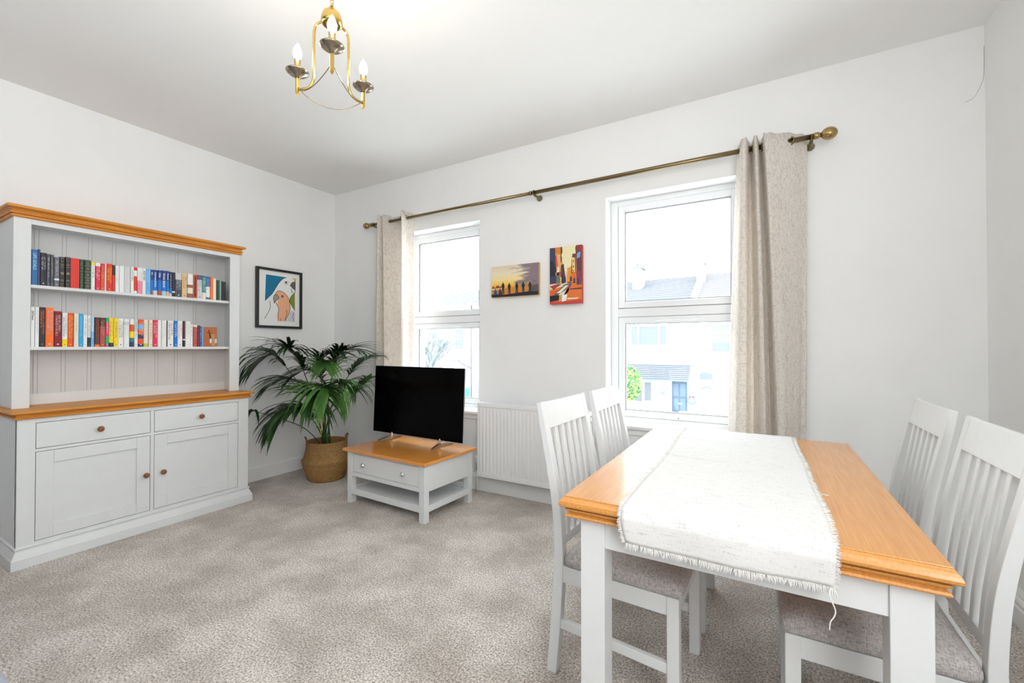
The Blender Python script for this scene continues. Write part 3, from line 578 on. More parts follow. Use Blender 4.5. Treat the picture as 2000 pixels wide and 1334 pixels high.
curtain([(3.80,-.04),(3.815,-.10),(3.832,-.165),(3.85,-.165),(3.862,-.10),(3.872,-.05),(3.882,-.10),(3.892,-.168),(3.902,-.165),(3.912,-.10),(3.92,-.05),(3.93,-.10),(3.94,-.172),(3.955,-.172),(4.0,-.145),(4.075,-.10),(4.12,-.06),(4.155,-.035)],
        [(3.735,-.05),(3.76,-.10),(3.79,-.155),(3.84,-.16),(3.855,-.10),(3.875,-.06),(3.90,-.10),(3.925,-.165),(3.95,-.165),(3.96,-.10),(3.975,-.06),(3.99,-.10),(4.005,-.165),(4.025,-.168),(4.06,-.14),(4.09,-.10),(4.115,-.06),(4.138,-.04)],
        .50,2.415,'right oatmeal eyelet curtain hanging beside the window behind the dining table',((3.862,0),(3.882,0),(3.912,0),(3.93,0),(4.075,.55)),.4)
# ================================================================ DINING TABLE
dt=empty('dining_table',(3.842,-1.2125,0),0,'extending dining table with golden oak top and light grey legs','dining table')
ox,oy=3.842,-1.2125
def Tt(o): o.location=(-ox,-oy,0); return o
tx0,tx1,ty0,ty1=3.424,4.26,-1.845,-.58
tp=[(-.006,.697),(-.001,.698),(.0005,.702),(-.003,.706),(-.010,.709),(-.008,.713),(-.001,.716),(.0,.722),(-.014,.7235),(-.014,.7275),(.008,.728),(.013,.732),(.0135,.738),(.011,.745),(.006,.751),(.0015,.7545),(.0005,.7555),(.0005,.7585),(-.0005,.760)]
for y0,y1,sd in ((ty0,-1.2158,(1,1,1,0)),(-1.2138,ty1,(1,1,0,1))):
    b=MB(); b.rect(tx0,tx1,y0,y1,tp,sides=sd); Tt(b.build('tabletop',M['oak_y'],dt,.0006))
for x in (3.466,4.238-.072):
    for y in (-1.822,-.603-.072):
        b=MB(); b.rect(x,x+.072,y,y+.072,[(-.004,0),(0,.004),(0,.697)]); Tt(b.build('leg',M['chair'],dt,.002))
for a in ((3.538,4.166,-1.816,-1.796),(3.538,4.166,-.630,-.610),(3.472,3.492,-1.75,-.675),(4.212,4.232,-1.75,-.675)):
    Tt(bx('apron',*a,.618,.6965,M['chair'],dt,.0008))
# ---------------------------------------------------------------- runner
ru=empty('table_runner',(3.84,-1.22,.7625),0,'fringed off white woven runner laid along the dining table, hanging over its front end','table runner')
rr=random.Random(5)
def edge_l(y): return 3.584+.020*math.sin((y+1.6)*2.2)*0+ .0+ (.006)+.0025*math.sin(y*9)+.018*min(1,max(0,(-.6-y)/.7))-.012
def edge_r(y): return 4.050+.020*min(1,max(0,(-.6-y)/1.0))+.002*math.sin(y*11+1)
path=[]
for z in (.700,.715,.73,.742,.752,.759): path.append((-.5640+.0005*(z*10),z))
y=-.572
path.append((-.566,.7645)); path.append((-.574,.7665))
while y>-1.824:
    y-=.0125; path.append((y,.7628))
path+= [(-1.845,.7632),(-1.853,.7620),(-1.859,.7585),(-1.8625,.752),(-1.8645,.744)]
z=.738
while z>.672: path.append((-1.866-.002*math.sin((z-.7)*40),z)); z-=.008
NX=44; rows=[]
for (y,z) in path:
    l,r=edge_l(max(y,-1.85)),edge_r(max(y,-1.85)); row=[]
    if y<-1.86: k=(.738-z)/.07; l+=.006*k+.010*k*k; r-=.004*k
    for i in range(NX+1):
        u=i/NX; x=l+(r-l)*u; dz=0; dy=0
        if z>.76 and -1.83<y<-.59:
            cr=y-(-1.195-.02*math.sin(u*5)); dz+=.0055*math.exp(-(cr/.008)**2)+.003*math.exp(-((y+.83+.03*u)/.012)**2)
            dz+=.0016*math.exp(-((u-.47)/.03)**2)*max(0,math.sin((y+1.9)*2.6))+.0007*math.sin(x*60+y*23)*math.sin(y*37+x*9)+.0008
        elif y<-1.86: dy=-.003*(1+math.sin(u*11+1))*min(1,(.745-z)/.05); dz=-.006*u*0-.004*math.sin(u*4)*(.745-z)/.07
        row.append((x-3.84,y+dy+1.22,z+dz-.7625))
    rows.append(row)
b=MB(); b.loft(rows,closed=False,cap=False); b.build('cloth',M['runner'],ru,solidify=.0018)
b=MB()
def thread(p,d,l,w=.0009):
    p=Vector(p); d=Vector(d).normalized(); s=Vector((rr.uniform(-1,1),rr.uniform(-1,1),rr.uniform(-1,1)))*.28
    b.tube([p,p+d*l*.5+s*l*.3,p+(d+s*.6).normalized()*l],[w,w,w*.6],3,cap=False)
last=rows[-1]
for k in range(430):
    u=rr.random()*NX; i=min(int(u),NX-1); f=u-i; p=Vector(last[i]).lerp(Vector(last[i+1]),f)
    thread(p,(rr.uniform(-.5,.5),-.1,-1),rr.uniform(.009,.019),.0011)
for j in range(0,len(rows)-1):
    for q in range(9):
        f=rr.random()
        for side,i in ((-1,0),(1,NX)):
            p=Vector(rows[j][i]).lerp(Vector(rows[j+1][i]),f)
            if rows[j][i][1]<-.62: thread(p,(side,-.1+.5*rr.uniform(-1,1),-.5+.6*rr.uniform(-1,1)),rr.uniform(.006,.012),.0009)
            else: thread(p,(side,.4*rr.uniform(-1,1),0.12),rr.uniform(.006,.014),.0009)
fr=b.build('fringe',M['fringe'],ru); fr['kind']='stuff'
b=MB(); b.tube(catmull([(.218,-.650,-.088),(.216,-.657,-.10),(.221,-.657,-.115),(.226,-.657,-.13),(.224,-.657,-.143),(.217,-.657,-.157),(.2155,-.657,-.174)],4),.0013,6); b.build('loose_thread',M['fringe'],ru)
b=MB(); b.tube(catmull([(.225,-.243,.0015),(.240,-.245,.001),(.258,-.246,-.0005)],4),.0011,6); b.build('loose_thread',M['fringe'],ru)

# ================================================================ DINING CHAIRS
def make_chair():
    c=empty('dining_chair',(0,0,0),0,'x','chair','slat backed dining chairs around the table')
    rear=[(0,0),(.018,.214),(.029,.393),(.031,.463),(.024,.588),(.010,.69),(-.008,.785),(-.027,.885),(-.044,.983)]
    front=[(-.023,.989),(.001,.880),(.025,.769),(.045,.669),(.058,.578),(.065,.473),(.066,.402),(.058,.226),(.038,0)]
    def sm(P): return [(p.x,p.y) for p in catmull([(a,b_,0) for a,b_ in P],3)]
    prof=sm(rear)+sm(front)
    W=.2075; pw=.034
    for s in (-1,1):
        b=MB(); y0,y1=(-W,-W+pw) if s<0 else (W-pw,W); b.prism(prof,y0,y1,'y'); b.build('leg',M['chair'],c,.0025)
        b=MB(); y0,y1=(-W,-W+.038) if s<0 else (W-.038,W)
        b.prism([(.430,0),(.464,0),(.468,.01),(.468,.400),(.430,.400)],y0,y1,'y'); b.build('leg',M['chair'],c,.0025)
        b=MB(); y0,y1=(-W+.006,-W+.026) if s<0 else (W-.026,W-.006); b.prism([(.052,.168),(.432,.150),(.432,.183),(.052,.201)],y0,y1,'y'); b.build('stretcher',M['chair'],c,.002)
    b=MB()
    for s in (-1,1):
        y0,y1=(-W+.005,-W+.025) if s<0 else (W-.025,W-.005); b.box(.058,.432,y0,y1,.338,.398)
    b.box(.445,.463,-W+.038,W-.038,.338,.398); b.box(.036,.056,-W+pw,W-pw,.338,.398); b.build('seat_frame',M['chair'],c,.002)
    # upholstered seat: crowned slab
    rings=[]; 
    def slab(x0,x1,y0,y1,z,r):
        pts=[]
        for cx_,cy_,a0 in ((x1-r,y1-r,0),(x0+r,y1-r,90),(x0+r,y0+r,180),(x1-r,y0+r,270)):
            for k in range(6): a=math.radians(a0+k*18); pts.append((cx_+r*math.cos(a),cy_+r*math.sin(a),z))
        return pts
    for ins,z in ((.006,.399),(.0,.404),(-.004,.415),(-.003,.428),(.004,.440),(.018,.450),(.05,.458),(.10,.461)):
        rings.append(slab(.070+ins*.7,.476-ins,-W+.002+ins,W-.002-ins,z,max(.012,.022-ins*.1)))
    b=MB(); b.loft(rings); b.build('seat',M['seat'],c)
    b=MB(); b.prism([(-.017,.888),(-.001,.888),(-.023,.984),(-.039,.984)],-W+pw,W-pw,'y'); b.build('top_rail',M['chair'],c,.002)
    b=MB(); b.prism([(.033,.456),(.053,.456),(.051,.49),(.031,.49)],-W+pw,W-pw,'y'); b.build('lower_rail',M['chair'],c,.002)
    mid=[(-.012,.890),(.008,.775),(.025,.67),(.037,.58),(.044,.488)]
    md=catmull([(a,z_,0) for a,z_ in mid],4)
    inner=2*(W-pw)
    for k in range(5):
        yc=-W+pw+inner*(k+1)/6; b=MB()
        b.loft([[(p.x-.007,yc-.0115,p.y),(p.x+.007,yc-.0115,p.y),(p.x+.007,yc+.0115,p.y),(p.x-.007,yc+.0115,p.y)] for p in md],smooth=False); b.build('slat',M['chair'],c,.002)
    return c
ch=make_chair()
a=math.radians
def cpos(x,y,ang):   # (x,y) = world position of the rear foot line centre
    return (x,y,.0)
ch.location=cpos(3.240,-1.360,0); ch.rotation_euler=(0,0,a(-2.0)); ch['label']='light grey slat back chair on the left of the table, nearest the viewer'
dup(ch,cpos(3.250,-.849,0),a(0),'light grey slat back chair on the left of the table, nearest the window')
dup(ch,cpos(4.449,-1.388,0),a(180.3),'light grey slat back chair on the right of the table, cut by the frame edge')
dup(ch,cpos(4.446,-.846,0),a(180.3),'light grey slat back chair on the right of the table, nearer the window')

# ================================================================ CHANDELIER
cx,cy=2.433,-1.895
cd=empty('chandelier',(cx,cy,ZC),0,'brass three arm chandelier with lit candle bulbs hanging from the ceiling','chandelier')
def K(o): o.location=(0,0,-ZC); return o
dirs=[math.atan2(*( (v[1]-cy),(v[0]-cx)) ) for v in ((2.292,-1.942),(2.538,-1.999),(2.456,-1.748))]
base=dirs[0]; ang=[base+math.radians(5), base+math.radians(125), base-math.radians(115)]
R=.147; zb=2.300
b=MB(); b.lathe([(.05,ZC),(.052,ZC-.01),(.03,ZC-.03),(.008,ZC-.04)],(0,0,0)); K(b.build('ceiling_rose',M['gold'],cd))
b=MB(); z=ZC-.04; i=0
while z>2.575:
    A=(1,0,0) if i%2 else (0,1,0)
    u=(0,1,0) if i%2 else (1,0,0)
    pts=[(u[0]*.0075*math.cos(t),u[1]*.0075*math.cos(t),z-.013+.015*math.sin(t)) for t in [k*math.pi/6 for k in range(13)]]
    b.tube(pts,.0018,6,cap=False); z-=.022; i+=1
K(b.build('chain',M['gold'],cd))
b=MB(); b.lathe([(.002,2.575),(.008,2.57),(.010,2.562),(.020,2.555),(.034,2.540),(.040,2.52),(.041,2.505),(.037,2.497),(.030,2.4965),(.012,2.499),(.010,2.49),(.006,2.485),(.001,2.484)],(0,0,0),28); K(b.build('canopy_hub',M['gold'],cd))
for g in ang:
    ca,sa=math.cos(g),math.sin(g)
    def P(r,z): return (r*ca,r*sa,z)
    b=MB(); b.tube(catmull([P(.03,2.508),P(.05,2.511),P(.068,2.500),P(.075,2.475),P(.076,2.43),P(.076,2.33),P(.077,2.285),P(.086,2.258),P(.105,2.246),P(R-.012,2.244),P(R,2.250)],6),.0052,10)
    arm=K(b.build('arm',M['gold'],cd))
    q=MB(); q.loft([[(R*ca+dx,R*sa+dy,zz+(dx*ca+dy*sa)*sk_) for dx,dy in ((-.0055,-.0055),(.0055,-.0055),(.0055,.0055),(-.0055,.0055))] for zz,sk_ in ((2.221,1.2),(2.292,0))],smooth=False)
    q.build('stem',M['gold'],arm,.0008)
    q=MB(); q.lathe([(.006,2.290),(.012,2.292),(.013,2.297),(.020,2.299),(.0215,2.303),(.033,2.306),(.042,2.313),(.044,2.317),(.042,2.3175),(.032,2.311),(.014,2.307),(.013,2.312),(.006,2.313)],(R*ca,R*sa,0),28)
    q.build('drip_pan',M['pewter'],arm)
    q=MB(); q.lathe([(.0125,2.311),(.0125,2.366),(.009,2.367)],(R*ca,R*sa,0),18,cap=False); q.build('candle_tube',M['gold'],arm)
    q=MB(); q.lathe([(.008,2.364),(.012,2.372),(.0165,2.385),(.017,2.395),(.013,2.410),(.007,2.424),(.002,2.432),(.0005,2.434)],(R*ca,R*sa,0),16)
    bl=q.build('bulb',mat('glowing_bulb_%d'%len(bpy.data.materials),(1,.9,.7),.3,emit=((1,.91,.76),110)),arm)
for k in range(3):
    g0,g1=ang[k],ang[(k+1)%3]
    p0=Vector((R*math.cos(g0),R*math.sin(g0),2.252)); p1=Vector((R*math.cos(g1),R*math.sin(g1),2.252)); mid_=(p0+p1)/2
    out=mid_.copy(); out.z=0; out=out.normalized()
    pts=[]
    for i in range(17):
        t=i/16; p=p0.lerp(p1,t); s_=4*t*(1-t); p=p+out*s_*.012; p.z-=s_*.052; pts.append(p)
    b=MB(); b.tube(pts,.0016,6); K(b.build('wire_hoop',M['rod'],cd))

# ================================================================ POTTED PALM
pp=empty('potted_palm',(.486,-.450,0),math.radians(30.15),'green palm with arching fronds in a woven basket in the corner','plant')
# local frame: +x to the viewer's right along the room diagonal, -y towards the middle of the room
def leafmat(n,c,c2): return mat(n,c,.38,col2=c2,nscale=9,spec=.5)
LM=[leafmat('dark_palm_green',(.020,.055,.014),(.009,.028,.008)),leafmat('mid_palm_green',(.038,.105,.02),(.02,.06,.013)),leafmat('fresh_palm_green',(.10,.24,.045),(.05,.14,.03))]
def basket():
    b=MB(); prof=[(.001,.002),(.150,.002),(.158,.015),(.176,.06),(.196,.12),(.2085,.165),(.2125,.176),(.209,.186),(.196,.20),(.184,.24),(.174,.29),(.168,.335),(.170,.345),(.164,.345),(.162,.33),(.166,.29),(.18,.2),(.19,.165)]
    m=bpy.data.materials.new('woven_seagrass'); m.use_nodes=True; nt=m.node_tree; p=nt.nodes['Principled BSDF']; N=nt.nodes.new; L=nt.links.new
    tc=N('ShaderNodeTexCoord'); mp=N('ShaderNodeMapping'); mp.inputs['Scale'].default_value=(1,1,1); L(tc.outputs['UV'],mp.inputs[0])
    w1=N('ShaderNodeTexBrick'); w1.inputs['Scale'].default_value=1; w1.inputs['Mortar Size'].default_value=.12; w1.inputs['Mortar Smooth'].default_value=1; w1.inputs['Brick Width'].default_value=2.0; w1.inputs['Row Height'].default_value=1.0; w1.inputs['Bias'].default_value=0
    w1.inputs['Color1'].default_value=(.50,.28,.095,1); w1.inputs['Color2'].default_value=(.36,.19,.06,1); w1.inputs['Mortar'].default_value=(.10,.05,.02,1)
    L(mp.outputs[0],w1.inputs['Vector']); L(w1.outputs['Color'],p.inputs['Base Color']); p.inputs['Roughness'].default_value=.75
    bn=N('ShaderNodeBump'); bn.inputs['Strength'].default_value=.8; bn.inputs['Distance'].default_value=.004; bn.invert=True; L(w1.outputs['Fac'],bn.inputs['Height']); L(bn.outputs[0],p.inputs['Normal'])
    b.lathe(prof,(0,0,0),64,cap=False); uv=b.bm.loops.layers.uv.new('uv')
    for f in b.bm.faces:
        an=[math.atan2(l.vert.co.y,l.vert.co.x) for l in f.loops]
        for l,a_ in zip(f.loops,an):
            if max(an)-min(an)>3 and a_<0: a_+=2*math.pi
            l[uv].uv=(a_/(2*math.pi)*150, l.vert.co.z/.0085+a_*.16)
    return b.build('basket',m,pp), m
bk,bm_=basket()
for s in (-1,1):
    q=MB(); g=a(28 if s>0 else 208); c0=Vector((.166*math.cos(g),.166*math.sin(g),.30)); t=Vector((-math.sin(g),math.cos(g),0)); o_=Vector((math.cos(g),math.sin(g),0))
    q.tube(catmull([c0-t*.055,c0-t*.05+Vector((0,0,.06)),c0-t*.02+Vector((0,0,.085))+o_*.012,c0+t*.025+Vector((0,0,.085))+o_*.012,c0+t*.05+Vector((0,0,.055)),c0+t*.055],5),.0062,7); q.build('handle',mat('plaited_handle_%d'%s,(.30,.15,.06),.8,noise=.4,nscale=150),bk)
b=MB(); b.lathe([(.001,.27),(.10,.275),(.164,.268),(.164,.255)],(0,0,0),24); b.build('soil',M['soil'],pp)
fr_=random.Random(11)
def fbuild(b,m):
    for v in b.bm.verts:   # leaves rest against the two walls instead of passing through them
        w=pp_m@v.co; k=.012+.25*abs(v.co.z-.6)*.02
        if w.x<k: w.x=k+(k-w.x)*.05
        lim=-.035-.165*min(1,max(0,(w.x-.52)/.16))
        if w.y>lim: w.y=lim+(w.y-lim)*.12
        if w.y<-1.10 and w.x<.52: w.y=-1.10
        if w.x>.95 and w.y<-.27: w.x=.95+(w.x-.95)*.15
        v.co=pp_i@w
    return b.build('frond',m,pp)
pp_m=Matrix.Translation((.486,-.450,0))@Matrix.Rotation(math.radians(30.15),4,'Z'); pp_i=pp_m.inverted()
def frond(P, lw, L0, m, start=.45, n=26, droop=.6, spread=1.0, fold=.0, up=(0,0,1)):
    """rachis through P (local points); leaflets of length L0 hang from both sides"""
    C=catmull(P,10); N_=len(C); b=MB()
    b.tube(C,[max(.0012,.0055*(1-.8*i/(N_-1))) for i in range(N_)],6)
    for side in (-1,1):
        for k in range(n):
            f=start+(1-start)*(k+.5*(side>0)*.8)/n; i=min(int(f*(N_-1)),N_-2); p=C[i].lerp(C[i+1],f*(N_-1)-i); d=(C[i+1]-C[i]).normalized()
            sd=d.cross(Vector(up)); 
            if sd.length<.15: sd=Vector((1,0,0))
            sd=sd.normalized()*side
            g=(f-start)/(1-start); le=L0*(.62+.5*math.sin(math.pi*min(1,g*.85+.12)))*fr_.uniform(.88,1.1)
            if g>.93: le*=.75
            dirv=(sd*(1.0-.55*g)*spread+d*(.55+.75*g)+Vector((0,0,fr_.uniform(-.08,.12)+.15))).normalized()
            w=lw*fr_.uniform(.8,1.15); pts=[]; q=p.copy(); dv=dirv.copy(); ns=7
            for s in range(ns+1):
                pts.append(q.copy()); q=q+dv*le/ns; dv=(dv+Vector((0,0,-1))*droop*fr_.uniform(.20,.30)).normalized()
            rings=[]
            for s,pt in enumerate(pts):
                t=s/ns; ww=w*(.35+1.0*math.sin(math.pi*min(1,t*.75+.2)))*(1-t**4) +.0004
                dd=(pts[min(s+1,ns)]-pts[max(s-1,0)]).normalized(); wv=dd.cross(Vector((0,0,1)))
                if wv.length<.2: wv=dd.cross(sd.cross(dd))
                if wv.length<.2: wv=sd
                wv=wv.normalized(); nn=wv.cross(dd).normalized()
                rings.append([tuple(pt-wv*ww+nn*ww*.25),tuple(pt-nn*ww*.05),tuple(pt+wv*ww+nn*ww*.25)])
            b.loft(rings,closed=False,cap=False)
    return fbuild(b,m)
def X(px,py,d=0): # helper: local plant coordinates from horizontal offset (m), height, and reach towards the room
    return ((px-640)*.00470,-d,1.2-(py-676)*.00470)
B0=[(0,0,.27),(.02,-.02,.27),(-.03,.01,.27),(.03,.02,.27),(-.02,-.03,.27)]
fro=[ # control points (px,py,towards), leaflet width, length, material, start
 ([(618,800,.02),(588,745,.05),(562,706,.10),(549,692,.15),(536,704,.20)],.0105,.26,0,.55,20,.75),
 ([(625,800,.0),(600,740,.0),(590,705,.03),(575,684,.08),(585,680,.16)],.011,.26,0,.5,20,.8),
 ([(632,800,.0),(628,745,-.02),(626,712,.02),(640,694,.08),(672,688,.14)],.010,.24,0,.42,24,.8),
 ([(642,800,.0),(650,740,.02),(662,700,.04),(680,684,.08),(703,684,.10)],.010,.24,0,.42,24,.8),
 ([(648,800,.02),(670,760,.05),(692,725,.07),(712,706,.08),(728,699,.08)],.0085,.20,1,.55,16,.7),
 ([(650,810,.03),(676,788,.08),(700,768,.12),(716,750,.13),(727,742,.13)],.0095,.20,1,.6,14,.7),
 ([(642,800,.08),(644,740,.16),(652,712,.20),(662,704,.26),(668,712,.34)],.011,.20,2,.5,20,.6),
 ([(645,810,.10),(652,770,.20),(660,752,.27),(668,748,.33),(676,758,.38)],.0125,.30,2,.5,20,.85),
 ([(640,815,.10),(636,782,.18),(634,765,.24),(640,757,.30),(650,768,.36)],.0135,.30,1,.45,20,.95),
 ([(630,820,.06),(612,792,.12),(598,786,.18),(584,792,.24),(572,808,.28)],.0125,.26,0,.4,20,.95),
 ([(632,830,.10),(622,802,.20),(610,792,.26),(596,796,.32),(586,812,.36)],.013,.25,1,.35,18,1.0),
 ([(630,815,.0),(606,760,.02),(588,745,.06),(570,738,.12),(552,748,.16)],.009,.23,0,.4,20,.8),
 ([(636,800,.0),(640,760,.0),(622,730,.04),(606,722,.08),(590,732,.12)],.009,.20,0,.45,18,.8),
 ([(646,810,.04),(664,776,.04),(676,752,.08),(690,742,.14),(704,752,.18)],.010,.22,1,.45,18,.85),
]
for k,(pts,lw,L0,mi,st,n,dr_) in enumerate(fro):
    P=[B0[k%5]]+[X(*q) for q in pts]; frond(P,lw*1.0,L0*1.38,LM[mi],st,int(n*.75)+1,dr_*.8)
# long low frond reaching behind the dresser edge
C_=[(-.03,0,.27),(-.12,0,.38),(-.221,-.01,.465),(-.35,-.032,.524),(-.501,-.133,.604),(-.548,-.203,.640)]
b=MB(); CC=catmull(C_,8); b.tube(CC,[.0045*(1-.5*i/len(CC)) for i in range(len(CC))],6)
for d0,L0,w in (((-.25,-.55,.35),.17,.012),((.35,-.25,.15),.17,.012),((-.15,-.35,.05),.16,.011)):
    q=Vector((-.545,-.200,.640)); dv=Vector(d0).normalized(); rings=[]
    for s in range(8):
        t=s/7; wv=dv.cross(Vector((0,1,0))).normalized(); ww=w*math.sin(math.pi*min(1,t*.8+.15))*(1-t**5)+.0005; rings.append([tuple(q-wv*ww),tuple(q+Vector((0,.002,0))),tuple(q+wv*ww)]); q=q+dv*L0/7; dv=(dv+Vector((0,0,-.75))).normalized()
    b.loft(rings,closed=False,cap=False)
fbuild(b,LM[0])
b=MB(); b.tube([X(666,805,.36),X(663,825,.37),X(664,835,.37)],[.004,.005,.001],4); b.build('yellow_leaf_tip',mat('yellowed_leaf',(.7,.45,.03),.5),pp)

# ================================================================ WALL ART
def flat(b, pts, org, U, V, nrm, h, m):
    P=[Vector(org)+Vector(U)*u+Vector(V)*v+Vector(nrm)*h for u,v in pts]; b.faces([tuple(p) for p in P],[tuple(range(len(P)))],m)
def strokes(b, pts, org, U, V, nrm, h, w, m, closed=False):
    P=[Vector(org)+Vector(U)*u+Vector(V)*v+Vector(nrm)*h for u,v in pts]; 
    C=catmull(P,5); n=Vector(nrm)
    L_=[];R_=[]
    for i,p in enumerate(C):
        d=(C[min(i+1,len(C)-1)]-C[max(i-1,0)]).normalized(); s=d.cross(n).normalized()*w/2; L_.append(p+s); R_.append(p-s)
    b.faces([tuple(p) for p in L_+R_],[(i,i+1,i+1+len(C),i+len(C)) for i in range(len(C)-1)],m)
# bird print on the left wall; u runs along +y, v up
fy0,fy1,fz0,fz1=-.832,-.390,1.366,1.915
bp=empty('framed_print',(.0,(fy0+fy1)/2,(fz0+fz1)/2),0,'black framed print of a white and a pink cockatoo on the left wall','picture')
def Bp(o): o.location=(0,-(fy0+fy1)/2,-(fz0+fz1)/2); return o
b=MB(); w=.022
for a_ in ((fy0,fy1,fz0,fz0+w),(fy0,fy1,fz1-w,fz1),(fy0,fy0+w,fz0+w,fz1-w),(fy1-w,fy1,fz0+w,fz1-w)): b.box(0.001,.030,*a_)
Bp(b.build('frame',M['black'],bp,.001))
Bp(bx('mount',.002,.014,fy0+w,fy1-w,fz0+w,fz1-w,M['paper'],bp))
b=MB(); org=(.0142,fy0,fz0); U=(0,fy1-fy0,0); V=(0,0,fz1-fz0); n_=(1,0,0)
def U2(px,py):  # crop pixel of the picture -> picture coordinates
    u=(px-163)/(912-163); top=172+(280-172)*u; bot=1155+(1170-1155)*u; return (u,1-(py-top)/(bot-top))
def F(pts,c,h): flat(b,[U2(*p) for p in pts],org,U,V,n_,h,solid(c))
def St(pts,h=.0009,w=.0045,c=(.02,.02,.02)): strokes(b,[U2(*p) for p in pts],org,U,V,n_,h,w,solid(c))
F([(316,302),(645,348),(590,375),(530,430),(480,505),(415,610),(360,665),(303,725)],(.0,.17,.33),.0003)
F([(795,590),(760,620),(722,665),(706,720),(735,790),(797,880)],(.20,.27,.03),.0003)
F([(640,1050),(690,990),(715,900),(760,880),(797,905),(797,1060)],(.66,.63,.67),.0002)
F([(470,605),(500,578),(545,570),(600,590),(655,640),(695,710),(712,790),(708,880),(680,960),(625,1050),(515,1048),(508,960),(522,860),(500,800),(470,755),(440,700),(440,640)],(.86,.44,.25),.0004)
F([(437,665),(468,620),(500,628),(523,680),(480,720),(460,765),(440,730)],(.33,.33,.33),.0006)
F([(480,745),(505,715),(512,740),(500,765)],(.85,.84,.82),.0006)
F([(712,478),(745,435),(780,420),(806,430),(806,558),(770,530)],(.13,.095,.085),.0006)
F([(728,530),(770,560),(765,585),(740,588)],(.86,.85,.83),.0005)
F([(785,370),(822,366),(815,420),(795,418)],(.9,.50,.02),.0005)
for c_,r in (((642,430),17),((582,650),15)): F([(c_[0]+r*math.cos(t*.52),c_[1]+r*1.1*math.sin(t*.52)) for t in range(12)],(.01,.01,.01),.0008)
St([(642+34*math.cos(t*.5-1),430+36*math.sin(t*.5-1)) for t in range(10)],w=.002); St([(582+26*math.cos(t*.5),650+28*math.sin(t*.5)) for t in range(8)],w=.002)
St([(650,348),(590,372),(530,430),(480,505),(415,610),(360,665),(303,725)]); St([(755,362),(780,378),(795,420)]); St([(712,478),(745,435),(780,420),(806,432)]); St([(712,478),(755,520),(800,560),(795,592)]); St([(728,525),(738,560),(742,588),(770,580)])
St([(470,612),(500,575),(545,567),(600,588),(655,638),(695,710),(712,790),(708,880),(680,960),(625,1050)]); St([(470,618),(440,650),(438,710),(455,765),(468,722),(523,682),(505,640),(470,618)]); St([(480,765),(510,820),(523,870),(508,960),(515,1048)])
St([(795,592),(760,620),(722,665),(706,720),(735,790),(797,880)]); St([(372,728),(388,800),(370,880),(295,1015)]); St([(650,870),(658,930),(640,1000),(625,1050)]); St([(780,915),(762,970),(780,1055)]); St([(555,1005),(555,1048)])
Bp(b.build('bird_print',None,bp))
# canvases on the window wall; u runs along +x
def canvas(name,x0,x1,z0,z1,d,edge,lab,pic):
    r=empty(name,((x0+x1)/2,0,(z0+z1)/2),0,lab,'picture')
    o=bx('stretched_canvas',x0,x1,-d,-.001,z0,z1,edge,r,.002); o.location=(-(x0+x1)/2,0,-(z0+z1)/2)
    b=MB(); pic(b,(x0,-d-.0002,z0),(x1-x0,0,0),(0,0,z1-z0),(0,-1,0)); q=b.build('painting',None,r); q.location=(-(x0+x1)/2,0,-(z0+z1)/2)
def sunset_mat():
    m=bpy.data.materials.new('sunset_paint'); m.use_nodes=True; nt=m.node_tree; p=nt.nodes['Principled BSDF']; N=nt.nodes.new; L=nt.links.new
    tc=N('ShaderNodeTexCoord'); sp=N('ShaderNodeSeparateXYZ'); L(tc.outputs['Generated'],sp.inputs[0])
    r=N('ShaderNodeValToRGB'); e=r.color_ramp.elements; e[0].position=.0; e[0].color=(.6,.2,.05,1); e[1].position=1; e[1].color=(.75,.62,.45,1)
    for ps,c in ((.28,(.80,.32,.04)),(.42,(.92,.60,.10)),(.56,(.9,.72,.35)),(.75,(.86,.76,.55))): q=e.new(ps); q.color=(*c,1)
    L(sp.outputs['Z'],r.inputs[0])
    mp=N('ShaderNodeMapping'); mp.inputs['Scale'].default_value=(2.2,1,7); mp.inputs['Rotation'].default_value=(0,.35,0); L(tc.outputs['Generated'],mp.inputs[0])
    n=N('ShaderNodeTexNoise'); n.inputs['Scale'].default_value=1.6; n.inputs['Detail'].default_value=5; L(mp.outputs[0],n.inputs['Vector'])
    mul=N('ShaderNodeMath'); mul.operation='MULTIPLY_ADD'; mul.inputs[1].default_value=.9; mul.inputs[2].default_value=-.30; L(sp.outputs['X'],mul.inputs[0])
    ad=N('ShaderNodeMath'); ad.operation='ADD'; L(mul.outputs[0],ad.inputs[0]); L(n.outputs['Fac'],ad.inputs[1])
    r2=N('ShaderNodeValToRGB'); r2.color_ramp.elements[0].position=.66; r2.color_ramp.elements[1].position=.86; L(ad.outputs[0],r2.inputs[0])
    mx=N('ShaderNodeMix'); mx.data_type='RGBA'; mx.inputs[7].default_value=(.25,.19,.22,1); L(r2.outputs[0],mx.inputs[0]); L(r.outputs[0],mx.inputs[6]); L(mx.outputs[2],p.inputs['Base Color']); p.inputs['Roughness'].default_value=.7; return m
